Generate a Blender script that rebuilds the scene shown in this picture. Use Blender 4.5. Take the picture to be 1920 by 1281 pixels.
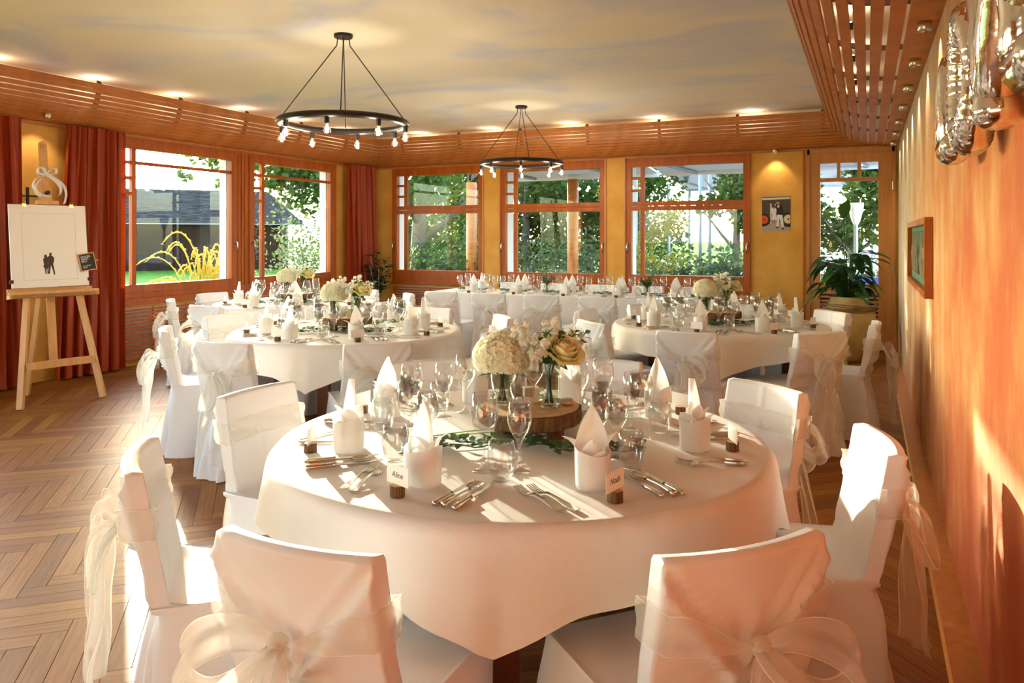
import bpy, math, random
from math import sin, cos, pi, radians, atan2, hypot, exp, sqrt
from mathutils import Vector, Matrix, noise
random.seed(7)
for o in list(bpy.data.objects): bpy.data.objects.remove(o)
SC = bpy.context.scene
COL = SC.collection

# ---------------------------------------------------------------- camera, sky, sun, exposure
YAW = 24.85; FPX = 1440.0; HY = 444.5; EYE = 1.42
cam = bpy.data.objects.new('camera', bpy.data.cameras.new('camera')); COL.objects.link(cam)
cam.location = (0, 0, EYE); cam.rotation_euler = (radians(90), 0, radians(YAW))
cam.data.sensor_width = 36; cam.data.lens = FPX/1920*36; cam.data.shift_y = -(640.5-HY)/1920
cam.data.clip_start = .05; cam.data.clip_end = 1000
SC.camera = cam
SUNV = Vector((1, -.787, -.207)).normalized()          # the way the light travels
W = bpy.data.worlds.new('sky'); SC.world = W; W.use_nodes = True
nt = W.node_tree; sky = nt.nodes.new('ShaderNodeTexSky'); sky.sky_type = 'NISHITA'
sky.sun_disc = False; sky.sun_elevation = radians(14); sky.sun_rotation = atan2(-SUNV.x, -SUNV.y)
sky.air_density = 1.0; sky.dust_density = 1.5; sky.ozone_density = 1.0
nt.links.new(sky.outputs[0], nt.nodes['Background'].inputs[0]); nt.nodes['Background'].inputs[1].default_value = 2.7
sl = bpy.data.lights.new('sun', 'SUN'); sl.energy = 16; sl.color = (1, .91, .74); sl.angle = radians(.6)
sun = bpy.data.objects.new('sun', sl); COL.objects.link(sun); sun.location = (-20, 15, 8)
sun.rotation_euler = SUNV.to_track_quat('-Z', 'Y').to_euler()
vs = SC.view_settings; vs.view_transform = 'Standard'; vs.look = 'None'; vs.exposure = 0.26; vs.gamma = 1.0
vs.use_curve_mapping = False
BULB_W = 6.5; SPOT_W = 9.0; COVE_W = 2.5

# ---------------------------------------------------------------- helpers
_s, _c = sin(radians(YAW)), cos(radians(YAW))
def depth(x, y): return -_s*x + _c*y
def pxl(x, y, z):
    d = depth(x, y)
    return 960+FPX*(_c*x+_s*y)/d, HY+FPX*(EYE-z)/d
class MB:
    def __init__(s): s.v = []; s.f = []; s.uv = []
    def add(s, v, f, M=None):
        n = len(s.v)
        s.v += [tuple(M @ Vector(p)) for p in v] if M else [tuple(p) for p in v]
        s.f += [tuple(i+n for i in q) for q in f]; return s
    def box(s, x0, x1, y0, y1, z0, z1, M=None):
        if x0 > x1: x0, x1 = x1, x0
        if y0 > y1: y0, y1 = y1, y0
        return s.add([(x0,y0,z0),(x1,y0,z0),(x1,y1,z0),(x0,y1,z0),(x0,y0,z1),(x1,y0,z1),(x1,y1,z1),(x0,y1,z1)],
            [(0,3,2,1),(4,5,6,7),(0,1,5,4),(1,2,6,5),(2,3,7,6),(3,0,4,7)], M)
    def lathe(s, prof, n=20, M=None, cap=True, wob=None):
        v = []; f = []
        for j, (r, z) in enumerate(prof):
            for i in range(n):
                a = 2*pi*i/n; rr = r*(wob(a, z) if wob else 1)
                v.append((rr*cos(a), rr*sin(a), z))
        for j in range(len(prof)-1):
            for i in range(n):
                k = (i+1) % n; f.append((j*n+i, j*n+k, (j+1)*n+k, (j+1)*n+i))
        if cap:
            if prof[0][0] > 1e-5: f.append(tuple(range(n-1, -1, -1)))
            if prof[-1][0] > 1e-5: f.append(tuple((len(prof)-1)*n+i for i in range(n)))
        return s.add(v, f, M)
    def tube(s, pts, r, n=8, closed=False, M=None):
        pts = [Vector(p) for p in pts]; m = len(pts); v = []; f = []
        rr = r if isinstance(r, (list, tuple)) else [r]*m
        up = None
        for i, p in enumerate(pts):
            if closed: t = pts[(i+1) % m]-pts[i-1]
            else: t = pts[min(i+1, m-1)]-pts[max(i-1, 0)]
            t.normalize()
            if up is None: up = Vector((0,0,1)) if abs(t.z) < .9 else Vector((1,0,0))
            a = t.cross(up).normalized(); b = a.cross(t).normalized(); up = b
            for k in range(n):
                q = 2*pi*k/n; v.append(p+(a*cos(q)+b*sin(q))*rr[i])
        for i in range(m if closed else m-1):
            for k in range(n):
                i2 = (i+1) % m; k2 = (k+1) % n
                f.append((i*n+k, i*n+k2, i2*n+k2, i2*n+k))
        if not closed: f.append(tuple(range(n-1, -1, -1))); f.append(tuple((m-1)*n+k for k in range(n)))
        return s.add(v, f, M)
    def grid(s, nu, nv, fn, M=None):
        v = [fn(i/(nu-1), j/(nv-1)) for j in range(nv) for i in range(nu)]
        f = [(j*nu+i, j*nu+i+1, (j+1)*nu+i+1, (j+1)*nu+i) for j in range(nv-1) for i in range(nu-1)]
        n0 = len(s.v); s.uv += [(0, 0)]*(n0-len(s.uv))
        s.uv += [(i/(nu-1), j/(nv-1)) for j in range(nv) for i in range(nu)]
        return s.add(v, f, M)
    def mesh(s, name, mat, smooth=False):
        me = bpy.data.meshes.new(name); me.from_pydata(s.v, [], s.f)
        if mat: me.materials.append(mat)
        if s.uv:
            s.uv += [(.5, .5)]*(len(s.v)-len(s.uv)); ul = me.uv_layers.new(name='UVMap')
            co = []
            for l in me.loops: co += s.uv[l.vertex_index]
            ul.data.foreach_set('uv', co)
        if smooth: me.polygons.foreach_set('use_smooth', [True]*len(me.polygons))
        me.update(); return me
    def build(s, name, mat, parent=None, smooth=False, loc=(0,0,0), rz=0):
        return link(name, s.mesh(name, mat, smooth), parent, loc, rz)
def link(name, me, parent=None, loc=(0,0,0), rz=0):
    o = bpy.data.objects.new(name, me); COL.objects.link(o); o.location = loc
    o.rotation_euler = rz if isinstance(rz, tuple) else (0, 0, rz)
    if parent: o.parent = parent
    return o
def tag(o, label=None, cat=None, group=None, kind=None):
    if label: o['label'] = label
    if cat: o['category'] = cat
    if group: o['group'] = group
    if kind: o['kind'] = kind
    return o
def thing(name, label, cat, loc=(0,0,0), rz=0, group=None):
    return tag(link(name, None, None, loc, rz), label, cat, group)
def struct(o): o['kind'] = 'structure'; return o
def copy_tree(o, loc, rz, label, group=None, parent=None):
    r = o.copy(); COL.objects.link(r); r.location = loc
    r.rotation_euler = rz if isinstance(rz, tuple) else (0, 0, rz)
    r['label'] = label
    if group: r['group'] = group
    for ch in o.children:
        c = ch.copy(); COL.objects.link(c); c.parent = r
        for g in ch.children:
            d = g.copy(); COL.objects.link(d); d.parent = c
    return r
def smoothstep(t): t = max(0, min(1, t)); return t*t*(3-2*t)

# ---------------------------------------------------------------- materials
MT = {}
def nodes(name):
    m = bpy.data.materials.new(name); m.use_nodes = True; MT[name] = m
    return m, m.node_tree, m.node_tree.nodes['Principled BSDF'], m.node_tree.nodes['Material Output']
def mat(name, col, rough=.5, metal=0, col2=None, nscale=6, nstretch=(1,1,1), bump=0, bscale=60, spec=.5, sheen=0, coat=0, detail=4, ramp=(.35,.65)):
    m, t, p, out = nodes(name)
    p.inputs['Base Color'].default_value = (*col, 1); p.inputs['Roughness'].default_value = rough
    p.inputs['Metallic'].default_value = metal; p.inputs['Specular IOR Level'].default_value = spec
    if sheen: p.inputs['Sheen Weight'].default_value = sheen
    if coat: p.inputs['Coat Weight'].default_value = coat; p.inputs['Coat Roughness'].default_value = .15
    if col2 or bump:
        tc = t.nodes.new('ShaderNodeTexCoord'); mp = t.nodes.new('ShaderNodeMapping')
        mp.inputs['Scale'].default_value = nstretch; t.links.new(tc.outputs['Object'], mp.inputs[0])
    if col2:
        n = t.nodes.new('ShaderNodeTexNoise'); n.inputs['Scale'].default_value = nscale; n.inputs['Detail'].default_value = detail
        t.links.new(mp.outputs[0], n.inputs['Vector'])
        r = t.nodes.new('ShaderNodeValToRGB'); r.color_ramp.elements[0].color = (*col, 1); r.color_ramp.elements[1].color = (*col2, 1)
        r.color_ramp.elements[0].position, r.color_ramp.elements[1].position = ramp
        t.links.new(n.outputs[0], r.inputs[0]); t.links.new(r.outputs[0], p.inputs['Base Color'])
    if bump:
        n2 = t.nodes.new('ShaderNodeTexNoise'); n2.inputs['Scale'].default_value = bscale; n2.inputs['Detail'].default_value = 3
        t.links.new(mp.outputs[0], n2.inputs['Vector'])
        b = t.nodes.new('ShaderNodeBump'); b.inputs['Strength'].default_value = bump; b.inputs['Distance'].default_value = .01
        t.links.new(n2.outputs[0], b.inputs['Height']); t.links.new(b.outputs[0], p.inputs['Normal'])
    return m
def thin(name, col, translucent=.3, alpha=1.0, rough=.6, edge=False, sheen=0, bump=0, bscale=300):
    """cloth and leaves: diffuse plus light let through; alpha < 1 is an open weave"""
    m, t, p, out = nodes(name)
    p.inputs['Base Color'].default_value = (*col, 1); p.inputs['Roughness'].default_value = rough
    p.inputs['Sheen Weight'].default_value = sheen; p.inputs['Specular IOR Level'].default_value = .3
    tr = t.nodes.new('ShaderNodeBsdfTranslucent'); tr.inputs[0].default_value = (*col, 1)
    mx = t.nodes.new('ShaderNodeMixShader'); mx.inputs[0].default_value = translucent
    t.links.new(p.outputs[0], mx.inputs[1]); t.links.new(tr.outputs[0], mx.inputs[2]); last = mx
    if bump:
        tc = t.nodes.new('ShaderNodeTexCoord'); n2 = t.nodes.new('ShaderNodeTexNoise'); n2.inputs['Scale'].default_value = bscale
        t.links.new(tc.outputs['Object'], n2.inputs['Vector'])
        b = t.nodes.new('ShaderNodeBump'); b.inputs['Strength'].default_value = bump; b.inputs['Distance'].default_value = .003
        t.links.new(n2.outputs[0], b.inputs['Height']); t.links.new(b.outputs[0], p.inputs['Normal'])
    if alpha < 1:
        ta = t.nodes.new('ShaderNodeBsdfTransparent'); m2 = t.nodes.new('ShaderNodeMixShader')
        m2.inputs[0].default_value = alpha
        if edge:      # woven selvedge: denser at the two long edges (u = 0 and 1)
            uv = t.nodes.new('ShaderNodeUVMap'); sp = t.nodes.new('ShaderNodeSeparateXYZ'); t.links.new(uv.outputs[0], sp.inputs[0])
            a = t.nodes.new('ShaderNodeMath'); a.operation = 'SUBTRACT'; a.inputs[1].default_value = .5; t.links.new(sp.outputs[0], a.inputs[0])
            b = t.nodes.new('ShaderNodeMath'); b.operation = 'ABSOLUTE'; t.links.new(a.outputs[0], b.inputs[0])
            g = t.nodes.new('ShaderNodeMath'); g.operation = 'GREATER_THAN'; g.inputs[1].default_value = .475; t.links.new(b.outputs[0], g.inputs[0])
            k = t.nodes.new('ShaderNodeMath'); k.operation = 'MULTIPLY_ADD'; k.inputs[1].default_value = .35; k.inputs[2].default_value = alpha
            t.links.new(g.outputs[0], k.inputs[0]); t.links.new(k.outputs[0], m2.inputs[0])
        t.links.new(ta.outputs[0], m2.inputs[1]); t.links.new(mx.outputs[0], m2.inputs[2]); last = m2
    t.links.new(last.outputs[0], out.inputs[0]); return m
def thinglass(name, ior=1.45, tint=(1,1,1), gl=1.0):
    m, t, p, out = nodes(name); t.nodes.remove(p)
    lw = t.nodes.new('ShaderNodeLayerWeight'); lw.inputs[0].default_value = .5
    pw_ = t.nodes.new('ShaderNodeMath'); pw_.operation = 'POWER'; pw_.inputs[1].default_value = 4; t.links.new(lw.outputs['Facing'], pw_.inputs[0])
    r0 = ((ior-1)/(ior+1))**2*1.0
    fr = t.nodes.new('ShaderNodeMath'); fr.operation = 'MULTIPLY_ADD'; fr.inputs[1].default_value = .9; fr.inputs[2].default_value = r0; t.links.new(pw_.outputs[0], fr.inputs[0])
    tr = t.nodes.new('ShaderNodeBsdfTransparent'); tr.inputs[0].default_value = (*tint, 1)
    g = t.nodes.new('ShaderNodeBsdfGlossy'); g.inputs['Roughness'].default_value = .01; g.inputs[0].default_value = (gl, gl, gl, 1)
    mx = t.nodes.new('ShaderNodeMixShader')
    t.links.new(fr.outputs[0], mx.inputs[0]); t.links.new(tr.outputs[0], mx.inputs[1]); t.links.new(g.outputs[0], mx.inputs[2])
    t.links.new(mx.outputs[0], out.inputs[0]); return m
def emit(name, col, e):
    m, t, p, out = nodes(name); p.inputs['Base Color'].default_value = (*col, 1)
    p.inputs['Emission Color'].default_value = (*col, 1); p.inputs['Emission Strength'].default_value = e; return m

mat('frame_wood', (.43,.105,.009), .42, col2=(.33,.072,.005), nscale=4, nstretch=(4,4,.6), bump=.05, spec=.3)
mat('larch', (.50,.18,.034), .55, col2=(.40,.125,.018), nscale=3, nstretch=(2,2,8))
mat('door_wood', (.55,.24,.06), .45, col2=(.47,.185,.04), nscale=4, nstretch=(5,5,.5))
mat('pine', (.66,.36,.13), .5, col2=(.58,.29,.09), nscale=5, nstretch=(4,4,.6))
mat('dark_leg', (.17,.045,.012), .4, col2=(.12,.03,.008), nscale=6, nstretch=(4,4,.5))
mat('ochre', (.70,.39,.085), .85, col2=(.62,.31,.055), nscale=3.5, bump=.12, bscale=40)
mat('cream', (.80,.74,.60), .9)
mat('white_paint', (.82,.85,.84), .6)
mat('reveal_grey', (.50,.54,.52), .7)
mat('dark_gap', (.06,.02,.006), .8)
mat('metal', (.62,.58,.52), .25, 1)
mat('silver', (.72,.68,.62), .14, 1)
mat('foil', (.86,.84,.80), .10, 1, bump=.28, bscale=14)
mat('brass', (.7,.5,.2), .3, 1)
mat('iron', (.03,.024,.02), .42, .6)
mat('black', (.012,.011,.011), .6)
mat('paper', (.85,.82,.78), .7)
mat('ink', (.05,.03,.02), .7)
mat('bark', (.20,.11,.05), .9, col2=(.10,.05,.02), nscale=30, nstretch=(3,3,.6), bump=.8, bscale=50)
mat('cut_wood', (.62,.42,.22), .6, col2=(.50,.31,.14), nscale=22)
mat('urn', (.56,.42,.16), .75, col2=(.46,.32,.11), nscale=7, bump=.2, bscale=30)
mat('wicker', (.34,.20,.08), .7, col2=(.25,.13,.05), nscale=20)
mat('soil', (.05,.03,.02), .9)
mat('wax', (.85,.82,.74), .5)
mat('stone', (.62,.55,.45), .7)
mat('green_felt', (.10,.22,.15), .9)
mat('twig', (.30,.24,.15), .8)
thin('satin', (.86,.85,.855), .12, rough=.42, sheen=.25)
thin('linen', (.86,.845,.82), .12, rough=.7, bump=.35, bscale=420)
thin('napkin', (.87,.86,.84), .25, rough=.75)
thin('organza', (.90,.85,.74), .45, alpha=.30, rough=.5, edge=True)
thin('ribbon', (.88,.88,.88), .2, rough=.4)
thin('curtain_silk', (.33,.040,.006), .10, rough=.4)
thin('leaf_deep', (.025,.085,.025), .25, rough=.3)
thin('leaf_glossy', (.035,.12,.02), .3, rough=.25)
thin('leaf_eucalyptus', (.12,.20,.11), .3, rough=.55)
thin('leaf_grass', (.16,.36,.02), .45, rough=.35)
thin('tree_leaf', (.055,.10,.014), .5, rough=.5)
thin('tree_leaf_yellow', (.26,.22,.02), .5, rough=.5)
thin('hedge_leaf', (.08,.12,.04), .4, rough=.5)
thin('dry_grass', (.55,.45,.10), .5, rough=.6)
thin('petal_hydrangea', (.90,.89,.70), .35, rough=.7)
thin('petal_white', (.90,.89,.82), .35, rough=.7)
thin('petal_rose', (.90,.86,.50), .35, rough=.6)
thinglass('pane', 1.32, (.93,.95,.94))
thinglass('glass', 1.85, (.97,.975,.97))
thinglass('vase_glass', 1.5, (.90,.94,.90))
thinglass('bulb_glass', 1.35, (1,.95,.85))
emit('filament', (1,.62,.24), 60)
emit('spot_face', (1,.78,.48), 14)
mat('lawn', (.06,.15,.012), .95, col2=(.04,.10,.009), nscale=2.5, bump=.5, bscale=30, spec=.05)
mat('gravel', (.30,.28,.25), .9, col2=(.24,.22,.2), nscale=9)
mat('barn_wood', (.022,.014,.010), .9, col2=(.014,.010,.008), nscale=5, nstretch=(3,3,.4), spec=.05)
mat('shingle', (.040,.041,.040), .85, col2=(.020,.020,.019), nscale=3, nstretch=(1,1,3), bump=.4, bscale=12, spec=.05)
mat('trunk', (.12,.09,.06), .9, col2=(.08,.06,.04), nscale=10, bump=.5)
mat('awning', (.62,.68,.74), .8)
mat('post_steel', (.28,.31,.34), .5, .5)
mat('blue_cloth', (.05,.10,.35), .8)
mat('red_paint', (.62,.06,.015), .5); mat('cream_paint', (.66,.56,.36), .5); mat('skin', (.55,.30,.18), .7)
mat('hair', (.10,.05,.025), .7); mat('navy', (.02,.018,.03), .8); mat('grey_ground', (.38,.34,.33), .9); mat('shed', (.075,.06,.05), .9)
mat('dress', (.72,.73,.82), .8)
# ceiling: sponged clouds
m, t, p, out = nodes('ceiling_paint'); p.inputs['Roughness'].default_value = .95
tc = t.nodes.new('ShaderNodeTexCoord'); mp = t.nodes.new('ShaderNodeMapping'); mp.inputs['Scale'].default_value = (.55, .9, 1); mp.inputs['Rotation'].default_value = (0,0,radians(20))
n1 = t.nodes.new('ShaderNodeTexNoise'); n1.inputs['Scale'].default_value = .9; n1.inputs['Detail'].default_value = 7; n1.inputs['Distortion'].default_value = 1.3
r = t.nodes.new('ShaderNodeValToRGB'); e = r.color_ramp.elements
e[0].position = .36; e[0].color = (.60,.61,.65,1); e[1].position = .62; e[1].color = (.78,.71,.55,1)
k = e.new(.48); k.color = (.73,.69,.59,1)
t.links.new(tc.outputs['Object'], mp.inputs[0]); t.links.new(mp.outputs[0], n1.inputs['Vector']); t.links.new(n1.outputs[0], r.inputs[0]); t.links.new(r.outputs[0], p.inputs['Base Color'])
# right wall: lime wash going from cream at the far end to red ochre
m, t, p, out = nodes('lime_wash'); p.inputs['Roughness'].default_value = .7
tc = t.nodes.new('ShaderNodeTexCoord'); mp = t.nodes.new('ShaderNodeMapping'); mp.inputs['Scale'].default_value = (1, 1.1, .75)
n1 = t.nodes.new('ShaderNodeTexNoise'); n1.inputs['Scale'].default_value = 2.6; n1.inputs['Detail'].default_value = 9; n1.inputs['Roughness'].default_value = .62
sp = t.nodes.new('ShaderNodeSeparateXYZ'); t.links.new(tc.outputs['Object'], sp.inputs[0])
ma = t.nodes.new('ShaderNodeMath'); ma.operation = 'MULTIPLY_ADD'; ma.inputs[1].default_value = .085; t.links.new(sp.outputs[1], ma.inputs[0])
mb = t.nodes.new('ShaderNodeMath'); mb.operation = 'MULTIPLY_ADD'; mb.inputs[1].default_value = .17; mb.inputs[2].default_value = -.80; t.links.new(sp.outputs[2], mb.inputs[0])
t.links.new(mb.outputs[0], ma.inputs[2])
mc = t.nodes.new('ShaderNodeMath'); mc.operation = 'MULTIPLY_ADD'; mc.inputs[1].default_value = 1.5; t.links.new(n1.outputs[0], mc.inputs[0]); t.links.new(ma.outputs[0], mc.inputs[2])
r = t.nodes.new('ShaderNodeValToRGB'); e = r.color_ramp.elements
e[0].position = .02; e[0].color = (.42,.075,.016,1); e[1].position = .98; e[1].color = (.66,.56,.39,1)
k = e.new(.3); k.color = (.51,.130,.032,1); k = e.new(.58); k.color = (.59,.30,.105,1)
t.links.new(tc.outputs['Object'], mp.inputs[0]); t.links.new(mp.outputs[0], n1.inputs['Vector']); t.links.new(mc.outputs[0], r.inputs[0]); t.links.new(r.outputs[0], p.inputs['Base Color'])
b = t.nodes.new('ShaderNodeBump'); b.inputs['Strength'].default_value = .12; b.inputs['Distance'].default_value = .02; t.links.new(n1.outputs[0], b.inputs['Height']); t.links.new(b.outputs[0], p.inputs['Normal'])
# parquet: tone per plank (vertex colour), grain along the plank (uv)
m, t, p, out = nodes('parquet'); p.inputs['Roughness'].default_value = .48; p.inputs['Specular IOR Level'].default_value = .22
vc = t.nodes.new('ShaderNodeVertexColor'); vc.layer_name = 'tone'
uv = t.nodes.new('ShaderNodeUVMap'); mp = t.nodes.new('ShaderNodeMapping'); mp.inputs['Scale'].default_value = (1.6, 26, 1)
n1 = t.nodes.new('ShaderNodeTexNoise'); n1.inputs['Scale'].default_value = 3; n1.inputs['Detail'].default_value = 6; n1.inputs['Distortion'].default_value = .8
t.links.new(uv.outputs[0], mp.inputs[0]); t.links.new(mp.outputs[0], n1.inputs['Vector'])
r = t.nodes.new('ShaderNodeValToRGB'); r.color_ramp.elements[0].position = .3; r.color_ramp.elements[0].color = (.62,.58,.55,1); r.color_ramp.elements[1].position = .7; r.color_ramp.elements[1].color = (1,1,1,1)
t.links.new(n1.outputs[0], r.inputs[0])
mm = t.nodes.new('ShaderNodeMix'); mm.data_type = 'RGBA'; mm.blend_type = 'MULTIPLY'; mm.inputs[0].default_value = 1
t.links.new(vc.outputs[0], mm.inputs[6]); t.links.new(r.outputs[0], mm.inputs[7]); t.links.new(mm.outputs[2], p.inputs['Base Color'])

# ---------------------------------------------------------------- the room shell
X0, X1, Y0, Y1, ZC, ZS = -7.37, .34, -2.6, 10.5, 3.05, 2.55
TH = .3
def wall(name, material, boxes):
    b = MB()
    for q in boxes: b.box(*q)
    return struct(b.build(name, MT[material]))
wall('wall_left', 'ochre', [(X0-TH,X0,Y0,.3,0,ZC),(X0-TH,X0,4.35,5.62,0,ZC),(X0-TH,X0,9.50,Y1+TH,0,ZC),(X0-TH,X0,.3,4.35,0,.8),
    (X0-TH,X0,5.62,9.50,0,.70),(X0-TH,X0,.3,4.35,2.5,ZC),(X0-TH,X0,5.62,9.50,2.50,ZC)])
WB = [(-6.99,-5.33),(-5.05,-3.377),(-3.10,-1.40)]
bb = [(X0-TH,-6.99,Y1,Y1+TH,0,ZC),(-5.33,-5.05,Y1,Y1+TH,0,ZC),(-3.377,-3.10,Y1,Y1+TH,0,ZC),(-1.40,-.72,Y1,Y1+TH,0,ZC),(.31,X1+TH,Y1,Y1+TH,0,ZC)]
bb += [(a,c,Y1,Y1+TH,0,.70) for a,c in WB] + [(a,c,Y1,Y1+TH,2.50,ZC) for a,c in WB] + [(-.72,.31,Y1,Y1+TH,2.53,ZC)]
wall('wall_back', 'ochre', bb)
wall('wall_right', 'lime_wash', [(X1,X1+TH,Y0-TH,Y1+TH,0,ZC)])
wall('wall_front', 'cream', [(X0-TH,X1,Y0-TH,Y0,0,.7),(X0-TH,X1,Y0-TH,Y0,2.55,ZC),(X0-TH,-6.6,Y0-TH,Y0,.7,2.55),(-3.5,X1,Y0-TH,Y0,.7,2.55)])
struct(MB().box(X0-TH,X1+TH,Y0-TH,Y1+TH,ZC,ZC+.2).build('ceiling', MT['ceiling_paint']))

# floor: herringbone, 45 degrees to the walls
floor = struct(MB().box(X0-TH,X1+TH,Y0-TH,Y1+TH,-.2,-.013).build('floor', MT['dark_gap']))
PW, PL = .085, .595
tones = [(.265,.096,.011),(.29,.110,.013),(.235,.077,.008),(.33,.132,.018),(.205,.063,.007),(.275,.099,.012),(.25,.086,.010),(.36,.150,.021)]
def plank_geo(tone, u0):
    g = .0012; return [(g,g,-.012),(PL-g,g,-.012),(PL-g,PW-g,-.012),(g,PW-g,-.012),(g,g,0),(PL-g,g,0),(PL-g,PW-g,0),(g,PW-g,0)]
PF = [(4,5,6,7),(0,1,5,4),(1,2,6,5),(2,3,7,6),(3,0,4,7)]
def plank_mesh(name, items):
    """items: list of (matrix, tone, offset)"""
    V = []; F = []; C = []; U = []
    for M, tn, off in items:
        n = len(V); pv = plank_geo(tn, off)
        V += [tuple(M @ Vector(q)) if M else q for q in pv]
        for q in PF:
            F.append(tuple(i+n for i in q))
            for i in q: C += (*tn, 1); U += (pv[i][0]+off, pv[i][1]+off*.37)
    me = bpy.data.meshes.new(name); me.from_pydata(V, [], F); me.materials.append(MT['parquet'])
    ca = me.color_attributes.new('tone', 'FLOAT_COLOR', 'CORNER'); ca.data.foreach_set('color', C)
    me.uv_layers.new(name='UVMap').data.foreach_set('uv', U); return me
variants = [plank_mesh('plank', [(None, tones[i % 8], random.uniform(0, 40))]) for i in range(24)]
R45 = Matrix.Rotation(radians(43), 4, 'Z'); near = []; far = []
XB = .235
for k in range(-140, 180):
    for q in range(-28, 30):
        for vert in (0, 1):
            M = Matrix.Translation((k*PW+q*PL, k*PW-q*PL, 0)) if not vert else Matrix.Translation((k*PW+q*PL+PL+PW, k*PW-q*PL+PW-PL, 0)) @ Matrix.Rotation(pi/2, 4, 'Z')
            M = Matrix.Translation((-3, 3, 0)) @ R45 @ M
            cs = [M @ Vector(p) for p in ((0,0,0),(PL,0,0),(PL,PW,0),(0,PW,0),(PL/2,PW/2,0))]
            c0 = cs[4]
            if not (X0-.35 < c0.x < XB+.25 and Y0-.3 < c0.y < Y1+.25): continue
            inside = all(X0 < p.x < XB and Y0 < p.y < Y1 for p in cs[:4])
            d = depth(c0.x, c0.y); vis = False
            if d > .9 and inside:
                a, b_ = pxl(c0.x, c0.y, 0); vis = -40 < a < 1960 and b_ < 1330
            near.append((d, M)) if vis else far.append(M)
near.sort(key=lambda q: q[0])
# keep the largest-looking planks that are not hidden under the front table's cloth first
far += [q[1] for q in near[300:]]
for i, (d, M) in enumerate(near[:300]):
    o = link('plank', variants[i*7 % 24 if i % 3 else (i*5+3) % 24], floor); o.matrix_world = M
o = link('parquet', plank_mesh('parquet', [(M, random.choice(tones), random.uniform(0, 40)) for M in far]), floor); o['kind'] = 'stuff'
# oak border board and brass strip along the right wall
b = struct(MB().box(XB+.012, X1, Y0, Y1, -.012, .004).build('trim_5', MT['door_wood']))
MB().box(XB, XB+.012, Y0, Y1, -.012, .003).build('brass_strip', MT['brass'], b)

# ---------------------------------------------------------------- slatted coves
NS = 12
def prof(t, wl=.33, w0=0.0):            # 0 at the wall, 1 at the ceiling
    return w0+wl*sin(t*pi/2)**.9, ZS+.015+.40*(1-cos(t*pi/2))
def slat_mesh(L, w):
    return MB().box(0, L, -w/2, w/2, -.009, .009).mesh('slat', MT['larch'])
def cove(name, side):
    wl, w0 = (.655, .145) if side == 'right' else (.33, 0.0)
    b = MB()
    if side == 'left': b.box(X0, X0+.03, Y0, Y1, ZS-.03, ZS)
    elif side == 'back': b.box(X0+.03, X1-.15, Y1-.03, Y1, ZS-.03, ZS)
    else: b.box(X1-.15, X1, Y0, Y1, ZS-.01, ZS+.012)
    root = struct(b.build(name, MT['larch']))
    pk = MB()
    if side == 'left': pk.box(X0, X0+.006, Y0, Y1, ZS+.01, ZC)
    elif side == 'back': pk.box(X0+.01, X1-.01, Y1-.006, Y1, ZS+.01, ZC)
    else: pk.box(X1-.006, X1, Y0, Y1, ZS+.02, ZC)
    pk.build('backing', MT['cream'], root)
    for i in range(NS):
        t = (i+.5)/NS; w, z = prof(t, wl, w0); wa, za = prof(t-.02, wl, w0); wb_, zb = prof(t+.02, wl, w0)
        tl = hypot(wb_-wa, zb-za); pitch = hypot(prof((i+1)/NS, wl, w0)[0]-prof(i/NS, wl, w0)[0], prof((i+1)/NS, wl, w0)[1]-prof(i/NS, wl, w0)[1])
        ang = atan2(zb-za, wb_-wa); sw = pitch*(.80 if side != 'right' else .70)
        if i == NS-1: sw = pitch*1.1
        wl_l, wr_r = prof(t)[0], prof(t, .655, .145)[0]
        if side == 'left':
            me = slat_mesh(Y1-wl_l-Y0, sw); o = link('slat', me, root)
            o.matrix_world = Matrix.Translation((X0+w, Y0, z)) @ Matrix(((0,cos(ang),-sin(ang),0),(1,0,0,0),(0,sin(ang),cos(ang),0),(0,0,0,1)))
        elif side == 'back':
            me = slat_mesh(X1-wr_r-(X0+wl_l), sw); o = link('slat', me, root)
            o.matrix_world = Matrix.Translation((X0+wl_l, Y1-w, z)) @ Matrix(((1,0,0,0),(0,-cos(ang),sin(ang),0),(0,sin(ang),cos(ang),0),(0,0,0,1)))
        else:
            me = slat_mesh(Y1-wl_l-Y0, sw); o = link('slat', me, root)
            o.matrix_world = Matrix.Translation((X1-w, Y0, z)) @ Matrix(((0,-cos(ang),sin(ang),0),(1,0,0,0),(0,sin(ang),cos(ang),0),(0,0,0,1)))
    # battens behind the slats
    L = (Y1-Y0) if side != 'back' else (X1-X0)
    for j in range(int(L/1.02)):
        p = (Y0 if side != 'back' else X0)+.75+1.02*j; m_ = MB(); n = 10
        if side == 'back' and (p > X1-.75): continue
        if side != 'back' and p > Y1-.4: continue
        vv = []
        for q in range(n+1):
            w, z = prof(q/n, wl, w0); wo, zo = w+.012, z+.012
            for dd in (-.02, .02):
                for (ww, zz) in ((w+.004, z+.012), (w-.02, z+.035)):
                    vv.append((X0+ww, p+dd, zz) if side == 'left' else ((p+dd, Y1-ww, zz) if side == 'back' else (X1-ww, p+dd, zz)))
        ff = []
        for q in range(n):
            a = q*4; c = a+4
            ff += [(a,a+2,c+2,c),(a+1,c+1,c+3,a+3),(a,c,c+1,a+1),(a+2,a+3,c+3,c+2)]
        m_.add(vv, ff).build('batten', MT['dark_leg'], root)
    return root
cove('trim_1', 'left'); cove('trim_2', 'back'); cove('trim_3', 'right')

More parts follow.
